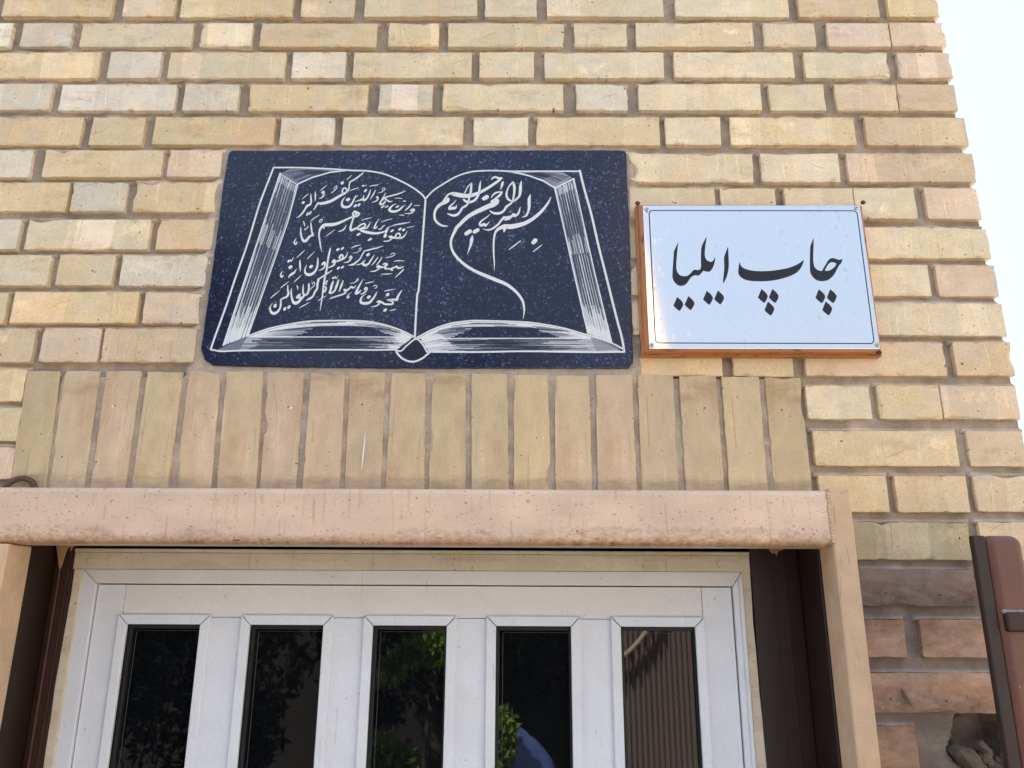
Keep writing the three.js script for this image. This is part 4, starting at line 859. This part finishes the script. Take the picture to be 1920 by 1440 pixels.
{
  const fr = thing('steel_door_surround', 'peach painted steel tube surround welded around the doorway, rust and painted shade along its lower edge', 'door surround');
  // header: rounded square tube
  const hs = new THREE.Shape(), hx = 0.040, hz = -0.012, yb = 1.9295, yt = 2.0095, R = 0.013, Rt = 0.009;
  hs.moveTo(hz, yb); hs.lineTo(hx - R, yb); hs.absarc(hx - R, yb + R, R, -Math.PI / 2, 0, false); hs.lineTo(hx, yt - Rt); hs.absarc(hx - Rt, yt - Rt, Rt, 0, Math.PI / 2, false); hs.lineTo(hz, yt); hs.lineTo(hz, yb);
  const hg = new THREE.ExtrudeGeometry(hs, { depth: 1.92, bevelEnabled: false, curveSegments: 12 }); hg.rotateY(-Math.PI / 2);
  hg.translate(0.4475, 0, 0);                            // runs from x = -1.47 to 0.4475
  { const p = hg.attributes.position, n = hg.attributes.normal, uv = hg.attributes.uv; for (let i = 0; i < p.count; i++) { const down = clamp((p.getZ(i) - (hx - R)) / -0.05, 0, 1); const v = n.getY(i) < -0.9 ? 0.30 - down * 0.3 : 0.30 + (p.getY(i) - yb) / 0.2 * 1.0 - (n.getY(i) < -0.2 ? 0.02 : 0); uv.setXY(i, (p.getX(i) + 1.5) / 2, clamp(v, 0, 1)); } }
  part('header_tube', hg, lintelMat, fr);
  const post = (x0, x1, y1) => part('post', rbox(x0, 0, -0.016, x1, y1, 0.0415, 0.0035, 3), cream, fr);
  post(0.4485, 0.4795, 2.0125); post(-0.7525, -0.7215, 1.9285);
  { // the weld between header and right post
    const r = rng(9), list = []; for (let y = 1.936; y < 2.004; y += 0.0042) { const g = new THREE.SphereGeometry(0.0028 + r() * 0.0012, 8, 6); g.scale(1, 0.8, 0.6); g.translate(0.4478 + (r() - 0.5) * 0.001, y, 0.0405); list.push(metric(g)); } part('weld_seam', join(list), cream, fr);
  }
  // brown steel buck behind the posts
  part('jamb', join([rbox(-0.790, 0, -0.105, -0.7335, 1.96, -0.017, 0.002)]), brown, fr);
  const flangeM = std({ map: brown.map, color: rgb(1.15, 0.74, 0.56), roughness: 0.55 });
  part('flange', join([rbox(-0.7335, 0, -0.118, -0.703, 1.955, -0.100, 0.002), rbox(-0.7255, 0, -0.1005, -0.7195, 1.954, -0.094, 0.0025), rbox(-0.712, 0, -0.1004, -0.7095, 1.953, -0.0985, 0.0008)]), flangeM, fr);
  part('jamb', join([rbox(0.4465, 0, -0.105, 0.510, 1.96, -0.017, 0.002), rbox(0.3695, 0, -0.118, 0.4465, 1.955, -0.100, 0.002), rbox(0.400, 0, -0.1005, 0.404, 1.954, -0.0985, 0.001), rbox(0.421, 0, -0.1005, 0.424, 1.953, -0.0988, 0.001)]), brown, fr);
  part('soffit', rbox(-0.7335, 1.948, -0.118, 0.4465, 1.984, -0.0125, 0.001), brown, fr);
  // dirty filler strips around the door frame
  const wav = (x0, x1, s) => { const l = [], m = []; for (let y = 0; y < 1.91; y += 0.02) { l.push([x0 + (fbm(y * 9 + s, s, 3) - 0.5) * 0.009, y]); m.push([x1, y]); } return [...m, ...l.reverse()]; };
  part('filler_strip', bar(wav(-0.7010, -0.6855, 3), -0.112, -0.0965, 0.0015), dirty, fr);
  part('filler_strip', bar(wav(0.3690, 0.3545, 8).map((p) => p).reverse(), -0.112, -0.0975, 0.0015), dirty, fr);
  part('head_strip', join([bar([[-0.7035, 1.8995], [0.3690, 1.8995], [0.3690, 1.9245], [-0.7035, 1.9255]], -0.113, -0.0985, 0.0015), bar([[-0.7035, 1.9258], [0.3690, 1.9248], [0.3690, 1.9305], [-0.7035, 1.9315]], -0.112, -0.0965, 0.0015)]), dirty, fr);
  // flakes of old paint still hanging on the buck
  const flake = (pts, z) => { const q = bar(pts, z, z + 0.0012, 0.0003); part('paint_flake', q, std({ map: cream.map, color: rgb(0.72, 0.60, 0.48), roughness: 0.7 }), fr); };
  flake([[-0.7330, 1.947], [-0.7030, 1.947], [-0.7040, 1.934], [-0.7075, 1.926], [-0.7090, 1.934], [-0.7125, 1.931], [-0.7150, 1.922], [-0.7168, 1.908], [-0.7180, 1.901], [-0.7210, 1.899], [-0.7225, 1.905], [-0.7255, 1.914], [-0.7278, 1.922], [-0.7300, 1.929], [-0.7315, 1.936]], -0.0932);
  flake([[0.4460, 1.947], [0.3960, 1.947], [0.3985, 1.938], [0.4010, 1.931], [0.4050, 1.927], [0.4075, 1.929], [0.4110, 1.924], [0.4135, 1.931], [0.4220, 1.934], [0.4320, 1.937], [0.4400, 1.941]], -0.0942);
}
{
  const ring = thing('steel_ring', 'small brown rusty steel ring lying on the peach door header at the left edge', 'ring', [-0.739, 2.006, 0.012]);
  const g = new THREE.TorusGeometry(0.0215, 0.0042, 12, 40); part('ring', g, std({ color: rgb(0.13, 0.06, 0.045), roughness: 0.6, metalness: 0.2 }), ring); ring.rotation.set(-0.25, 0.12, 0);
}

// ------------------------------------------------------------------ white metal door
{
  const door = thing('white_door', 'white metal door with five tall narrow dark glass panes, below the peach header', 'door');
  const doorC = paintTexture(1024, 1024, '#e6e7ea', 260, 82, (g, r) => { for (let i = 0; i < 70; i++) { g.fillStyle = `rgba(170,140,96,${0.012 + r() * 0.03})`; g.beginPath(); g.ellipse(r() * 1024, r() * 1024, 10 + r() * 90, 6 + r() * 30, r(), 0, 7); g.fill(); } for (let i = 0; i < 46; i++) { const x = r() * 1024, y = r() * 1024; g.strokeStyle = `rgba(${r() < 0.5 ? '250,250,252' : '150,138,120'},${0.08 + r() * 0.14})`; g.lineWidth = 1 + r() * 3; g.beginPath(); g.moveTo(x, y); g.lineTo(x + (r() - 0.5) * 4, y + 14 + r() * 70); g.stroke(); } for (let i = 0; i < 120; i++) { g.fillStyle = `rgba(60,54,50,${0.3 + r() * 0.4})`; g.beginPath(); g.arc(r() * 1024, r() * 1024, 0.5 + r() * r() * 1.5, 0, 7); g.fill(); } }, 0.04);
  const white = std({ map: tex(doorC, true, true), roughness: 0.36 }); white.map.repeat.set(1.3, 1.3);
  const warmWhite = std({ map: white.map, color: rgb(1, 0.95, 0.88), roughness: 0.5 });   // warmer, duller white for the frame head and top rail
  const dark = std({ color: rgb(0.008, 0.008, 0.009), roughness: 0.55 }), seam = std({ color: rgb(0.02, 0.019, 0.018), roughness: 0.9 });
  const glassM = phy({ color: rgb(0.004, 0.005, 0.006), roughness: 0.015, ior: 1.72 });
  const spacerM = std({ color: rgb(0.07, 0.07, 0.065), roughness: 0.6 });
  const G = 0.0007;                                      // hairline gaps
  // outer frame: head and two jambs, mitred
  const fl = -0.6855, frr = 0.3545, ft = 1.8990, il = -0.6625, ir = 0.3395, it = 1.8775;
  part('frame_head', bar([[fl + G, ft], [il + G, it], [ir - G, it], [frr - G, ft]].reverse(), -0.130, -0.0985), warmWhite, door);
  part('frame_jamb', bar([[fl, 0.01], [il, 0.01], [il, it - G], [fl, ft - G]], -0.130, -0.0985), white, door);
  part('frame_jamb', bar([[ir, 0.01], [frr, 0.01], [frr, ft - G], [ir, it - G]], -0.130, -0.0985), white, door);
  part('frame_lip', join([rbox(frr - 0.006, 0.01, -0.0990, frr - 0.0005, 1.888, -0.0945, 0.001)]), white, door);
  // leaf
  const sl = -0.6165, sr = 0.2905, lb = 0.03, lt = it - 0.0018, rb = 1.8275;
  part('stile', bar([[il + 0.0018, lb], [sl - G, lb], [sl - G, lt], [il + 0.0018, lt]], -0.140, -0.1035), white, door);
  part('stile', bar([[sr + G, lb], [ir - 0.0018, lb], [ir - 0.0018, lt], [sr + G, lt]], -0.140, -0.1035), white, door);
  part('top_rail', bar([[sl, rb], [sr, rb], [sr, lt], [sl, lt]], -0.140, -0.1035), warmWhite, door);
  part('bottom_rail', bar([[sl, lb], [sr, lb], [sr, 0.24], [sl, 0.24]], -0.140, -0.1035), white, door);
  const L = [[-0.6200, -0.4765], [-0.4280, -0.2845], [-0.2370, -0.0930], [-0.0460, 0.0995], [0.1470, 0.2915]], bw = 0.0148, bt = 1.8310, bb = 0.236;
  for (let i = 0; i < 4; i++) { const x0 = L[i][1] - 0.003, x1 = L[i + 1][0] + 0.003; part('mullion', bar([[x0, 0.2405], [x1, 0.2405], [x1, rb - G], [x0, rb - G]], -0.140, -0.1038), white, door); }
  for (const [x0, x1] of L) {
    const z0 = -0.1042, z1 = -0.0975, y1 = bt, y0 = bb;
    part('glazing_bead', bar([[x0 + G, y1], [x0 + bw + G, y1 - bw], [x1 - bw - G, y1 - bw], [x1 - G, y1]].reverse(), z0, z1, 0.0016), white, door);
    part('glazing_bead', bar([[x0, y0], [x0 + bw, y0 + bw], [x0 + bw, y1 - bw - G], [x0, y1 - G]], z0, z1, 0.0016), white, door);
    part('glazing_bead', bar([[x1 - bw, y0 + bw], [x1, y0], [x1, y1 - G], [x1 - bw, y1 - bw - G]], z0, z1, 0.0016), white, door);
    part('glazing_bead', bar([[x0 + G, y0], [x1 - G, y0], [x1 - bw - G, y0 + bw], [x0 + bw + G, y0 + bw]], z0, z1, 0.0016), white, door);
    const gx0 = x0 + bw - 0.002, gx1 = x1 - bw + 0.002, gy0 = y0 + bw - 0.002, gy1 = y1 - bw + 0.002, w = 0.0085;
    part('gasket', join([rbox(gx0, gy1 - w, -0.118, gx1, gy1, -0.1065, 0.001), rbox(gx0, gy0, -0.118, gx1, gy0 + w, -0.1065, 0.001), rbox(gx0, gy0 + w, -0.118, gx0 + w * 0.85, gy1 - w, -0.1066, 0.001), rbox(gx1 - w * 0.6, gy0 + w, -0.118, gx1, gy1 - w, -0.1066, 0.001)]), dark, door);
    part('spacer', join([rbox(gx0 + 0.0120, gy0 + 0.010, -0.1126, gx0 + 0.0128, gy1 - 0.0125, -0.1122, 0.0001), rbox(gx0 + 0.0120, gy1 - 0.0118, -0.1126, gx1 - 0.006, gy1 - 0.0113, -0.1122, 0.0001)]), spacerM, door);
    part('pane', rbox(gx0 + 0.001, gy0 + 0.001, -0.122, gx1 - 0.001, gy1 - 0.001, -0.1125, 0.0005), glassM, door);
  }
  part('core_panel', rbox(fl + 0.001, 0.012, -0.158, frr - 0.001, ft - 0.001, -0.1405, 0.001), seam, door);
  const h = part('handle', join([rbox(0.300, 0.98, -0.1035, 0.328, 1.16, -0.097, 0.003), rbox(0.225, 1.085, -0.065, 0.322, 1.102, -0.050, 0.006, 3), rbox(0.306, 1.087, -0.097, 0.322, 1.100, -0.06, 0.004)]), std({ color: rgb(0.5, 0.5, 0.5), metalness: 1, roughness: 0.35 }), door); void h;
}

// ------------------------------------------------------------------ brown steel fence on the right
{
  const fence = thing('steel_fence_post', 'brown rusty steel post with an added dark strip as its shaded left side and a black crossbar, at the lower right edge', 'post');
  const rustC = paintTexture(512, 1024, '#6d4437', 900, 93, (g, r) => { for (let i = 0; i < 260; i++) { g.fillStyle = `rgba(${110 + r() * 60},${54 + r() * 30},${24 + r() * 20},${0.03 + r() * 0.10})`; g.beginPath(); g.ellipse(r() * 512, r() * 1024, 4 + r() * 30, 6 + r() * 60, 0, 0, 7); g.fill(); } });
  const rust = std({ map: tex(rustC, true, true), roughness: 0.5, bumpMap: tex(morB, false, true), bumpScale: 0.0003 }); rust.map.repeat.set(3, 1.2); rust.bumpMap.repeat.set(5, 5);
  part('tube', rbox(0.5970, 0, 0.112, 0.6465, 1.937, 0.151, 0.013, 5), rust, fence);
  part('shade_strip', rbox(0.5825, 0, 0.1385, 0.5985, 1.9365, 0.1485, 0.002, 3), std({ map: rust.map, color: rgb(0.16, 0.16, 0.17), roughness: 0.55 }), fence);  // dark strip built as the shaded left side of the tube
  const bark = std({ map: rust.map, color: rgb(0.26, 0.24, 0.24), roughness: 0.6 });
  part('crossbar', rbox(0.6040, 1.8195, 0.128, 1.80, 1.8425, 0.158, 0.003, 2), bark, fence);
  const r = rng(4), list = []; for (let x = 0.606; x < 0.646; x += 0.004) { const g = new THREE.SphereGeometry(0.0024 + r() * 0.001, 8, 6); g.translate(x, 1.8432, 0.1512); list.push(metric(g)); }
  part('weld_bead', join(list), std({ color: rgb(0.30, 0.27, 0.27), roughness: 0.7 }), fence);
  part('crossbar', rbox(0.6120, 0.30, 0.128, 1.80, 0.323, 0.158, 0.003, 2), bark, fence);
  part('tube', rbox(1.80, 0, 0.112, 1.865, 1.937, 0.150, 0.009, 4), rust, fence);
}
{ // a small dry case stuck to a brick beside the doorway
  const c = thing('moth_case', 'tiny grey moth case stuck to a reddish brick beside the right door post', 'moth case', [0.541, 1.7275, 0.004]);
  const g = new THREE.SphereGeometry(0.0042, 14, 12), p = g.attributes.position; for (let i = 0; i < p.count; i++) { const y = p.getY(i) / 0.0042, f = (0.62 + 0.25 * y) * (0.9 + 0.3 * vn(p.getX(i) * 900, y * 9)); p.setXYZ(i, p.getX(i) * f, p.getY(i) * 2.9, p.getZ(i) * f); } g.computeVertexNormals(); g.rotateZ(0.45);
  part('case', g, std({ color: rgb(0.20, 0.15, 0.135), roughness: 0.95 }), c);
}

// ------------------------------------------------------------------ what stands across the yard (seen in the glass, the slab and the sign), and added bounce helpers
{
  const gm = new THREE.PlaneGeometry(160, 160); gm.rotateX(-Math.PI / 2); const uv = gm.attributes.uv; for (let i = 0; i < uv.count; i++) uv.setXY(i, uv.getX(i) * 60, uv.getY(i) * 60);
  const g = part('ground', gm, std({ map: mortarMat.map, color: rgb(0.76, 0.84, 0.94), roughness: 0.95 }), scene); g.userData.kind = 'structure';
  const addedApron = part('path', rbox(-12, 0.002, 0.02, 12, 0.030, 3.0, 0.01), std({ map: mortarMat.map, color: rgb(0.17, 0.17, 0.18), roughness: 0.95 }), scene); addedApron.userData.kind = 'structure';  // dark apron added to cut the light bounced up under the bricks
}
function leafTree(name, label, x, z, h, rad, n, seed, yLow, lit, sprays = [], dim = 0.10) {
  const t = thing(name, label, 'tree', [x, 0, z]), r = rng(seed), bark = std({ color: rgb(0.075, 0.055, 0.04), roughness: 0.95 });
  const limb = (a, c, r0, r1) => { const A = new THREE.Vector3(...a), C = new THREE.Vector3(...c), L = A.distanceTo(C), g = new THREE.CylinderGeometry(r1, r0, L, 8); g.translate(0, L / 2, 0); g.applyQuaternion(new THREE.Quaternion().setFromUnitVectors(new THREE.Vector3(0, 1, 0), C.clone().sub(A).normalize())); g.translate(...a); return metric(g); };
  const list = [limb([0, 0, 0], [0.06, h * 0.42, 0], 0.12, 0.085)]; for (let i = 0; i < 8; i++) { const a = i * 2.4, R = rad * (0.4 + r() * 0.4); list.push(limb([0.06, h * (0.30 + i * 0.02), 0], [Math.cos(a) * R, h * (0.55 + r() * 0.35), Math.sin(a) * R], 0.05, 0.012)); }
  part('trunk', join(list), bark, t);
  const lg = new THREE.BufferGeometry(); lg.setAttribute('position', new THREE.Float32BufferAttribute([0, 0, 0, 0.018, 0.035, 0.008, 0, 0.085, 0, -0.018, 0.035, 0.008], 3)); lg.setAttribute('uv', new THREE.Float32BufferAttribute([0, 0, 1, 0.4, 0.5, 1, 0, 0.4], 2)); lg.setIndex([0, 1, 2, 0, 2, 3]); lg.computeVertexNormals();
  const crown = new THREE.InstancedMesh(lg, phy({ color: rgb(0.10, 0.15, 0.03), roughness: 0.9, specularIntensity: 0.25, side: THREE.DoubleSide, transmission: 0.3, thickness: 0 }), n); crown.name = 'crown'; crown.userData.kind = 'stuff'; crown.castShadow = true;
  const M = new THREE.Matrix4(), Q = new THREE.Quaternion(), c = new THREE.Color(), E = new THREE.Euler();
  const tufts = Array.from({ length: 46 }, () => { const a = r() * 6.3, b2 = Math.acos(2 * r() - 1), q = Math.cbrt(r()); return [Math.sin(b2) * Math.cos(a) * rad * q, lerp(yLow, h, 0.5 + 0.5 * Math.cos(b2) * q), Math.sin(b2) * Math.sin(a) * rad * q, 0.22 + r() * 0.3, r() < lit]; });
  for (const q of sprays) for (let i = 0; i < 2; i++) tufts.push([q[0], q[1], q[2], q[3], true]);
  for (let i = 0; i < n; i++) { const k = tufts[Math.floor(r() * tufts.length)], a = r() * 6.3, b2 = Math.acos(2 * r() - 1), q = k[3] * Math.cbrt(r()); E.set(r() * 6.3, r() * 6.3, r() * 6.3); Q.setFromEuler(E); const s = 0.7 + r() * 0.8; M.compose(new THREE.Vector3(k[0] + Math.sin(b2) * Math.cos(a) * q, k[1] + Math.cos(b2) * q * 0.8, k[2] + Math.sin(b2) * Math.sin(a) * q), Q, new THREE.Vector3(s, s, s)); crown.setMatrixAt(i, M); const v = (k[4] ? 2.4 : dim) * (0.6 + r() * 0.7); crown.setColorAt(i, c.setRGB(v * (0.9 + r() * 0.3), v, v * 0.9)); }  // lit tufts are coloured bright, the rest dimmed to look shaded
  t.add(crown);
}
leafTree('leafy_tree', 'dark leafy tree across the yard, mirrored in the middle door panes', -0.75, 6.2, 4.3, 1.35, 26000, 21, 0.5, 0.10, [[0.13, 1.53, -1.42, 0.11], [-0.03, 1.49, -1.40, 0.08], [-0.17, 1.38, -1.36, 0.06], [-0.22, 0.80, -1.40, 0.10], [-0.10, 0.72, -1.38, 0.08], [0.60, 0.98, -1.40, 0.12], [0.62, 0.80, -1.38, 0.10]]);
leafTree('leafy_tree', 'dense dark tree across the yard, mirrored in the leftmost door panes', -2.7, 3.9, 4.3, 1.6, 30000, 22, 0.4, 0.0, [], 0.012);
{
  const gate = thing('corrugated_gate', 'brown corrugated metal gate with a curved spiked rail, mirrored in the rightmost door pane', 'gate', [0, 0, 5.0]);
  const pos = [], idx = [], n = 96, w = 1.0, x0 = 0.60; // ribbed sheet
  for (let i = 0; i <= n; i++) { const x = x0 + (i / n) * w, t = (i % 4), z = t === 0 || t === 3 ? 0 : 0.016; for (const y of [0.05, 2.15]) pos.push(x, y, -z); }
  for (let i = 0; i < n; i++) { const a = i * 2; idx.push(a, a + 1, a + 3, a, a + 3, a + 2); }
  const g = new THREE.BufferGeometry(); g.setAttribute('position', new THREE.Float32BufferAttribute(pos, 3)); g.setIndex(idx); const ng = g.toNonIndexed(); ng.computeVertexNormals(); part('ribbed_sheet', metric(ng), std({ color: rgb(0.175, 0.128, 0.108), roughness: 0.55, side: THREE.DoubleSide }), gate);
  const fm = std({ color: rgb(0.03, 0.025, 0.022), roughness: 0.6 }); part('gate_post', rbox(1.60, 0, -0.05, 1.74, 2.4, 0.05, 0.008), fm, gate); part('gate_post', rbox(0.50, 0, -0.05, 0.60, 2.4, 0.05, 0.008), fm, gate);
  const curve = new THREE.QuadraticBezierCurve3(new THREE.Vector3(0.55, 1.36, -0.09), new THREE.Vector3(0.92, 1.40, -0.09), new THREE.Vector3(1.14, 1.86, -0.09));
  part('curved_rail', metric(new THREE.TubeGeometry(curve, 24, 0.02, 10)), std({ color: rgb(0.42, 0.32, 0.22), roughness: 0.6 }), gate);
  for (let i = 1; i < 10; i++) { const p = curve.getPoint(i / 10), c = new THREE.ConeGeometry(0.024, 0.13, 6); c.rotateX(Math.PI); c.rotateZ(0.12); c.translate(p.x + 0.01, p.y - 0.075, p.z); part('spike', metric(c), fm, gate); }
}
{
  const w = thing('yard_wall', 'low brown rendered wall across the yard behind the trees', 'wall', [0, 0, 7.0]);
  part('render', rbox(-14, 0, 0, 14, 2.2, 0.25, 0.01), std({ map: mortarMat.map, color: rgb(0.05, 0.042, 0.036), roughness: 0.95 }), w); part('coping', rbox(-14, 2.2, -0.04, 14, 2.27, 0.29, 0.012), std({ map: mortarMat.map, color: rgb(0.6, 0.55, 0.48), roughness: 0.95 }), w);
}
{
  const t = thing('added_blue_mound', 'blue tarpaulin added across the yard for a blue patch, mirrored low in the fourth door pane', 'mound', [0.0, 0, 5.2]);  // made-up mound, gives the blue patch mirrored in the pane
  const g = new THREE.SphereGeometry(1, 48, 24, 0, Math.PI * 2, 0, Math.PI / 2), p = g.attributes.position;
  for (let i = 0; i < p.count; i++) { const x = p.getX(i), y = p.getY(i), z = p.getZ(i), f = 0.86 + 0.26 * fbm(x * 2.2 + 7, z * 2.2 + y * 1.4, 3); p.setXYZ(i, (x > 0 ? x * 0.66 : x * 0.12) * f - 0.15, y * 0.98 * f * (x > 0 ? 1 - 0.25 * x : 1), z * 0.6 * f); }
  g.computeVertexNormals(); part('sheet', g, std({ color: rgb(0.10, 0.16, 0.42), roughness: 0.5 }), t);
}
{
  const w = thing('added_bounce_wall', 'added pale wall right of the yard, unseen, bounces sunlight to the doorway', 'wall', [3.3, 0, 0.6]);  // unseen wall added to throw sunlight back from the right
  part('render', rbox(0, 0, 0, 0.22, 3.2, 7.2, 0.01), std({ map: mortarMat.map, color: rgb(1.15, 1.16, 1.15), roughness: 0.95 }), w); part('coping', rbox(-0.03, 3.2, -0.03, 0.25, 3.26, 7.23, 0.012), std({ map: mortarMat.map, color: rgb(0.9, 0.85, 0.8), roughness: 0.95 }), w);
}
{
  const p = thing('utility_pole', 'pale leaning concrete pole across the yard, mirrored at the left of the metal sign', 'pole', [2.05, 0, 6.2]);
  const g = new THREE.CylinderGeometry(0.05, 0.11, 6.6, 14); g.translate(0, 3.3, 0); g.rotateZ(0.145); part('shaft', g, std({ map: mortarMat.map, color: rgb(1.6, 1.2, 1.0), roughness: 0.9 }), p);
}

renderer.render(scene, camera);
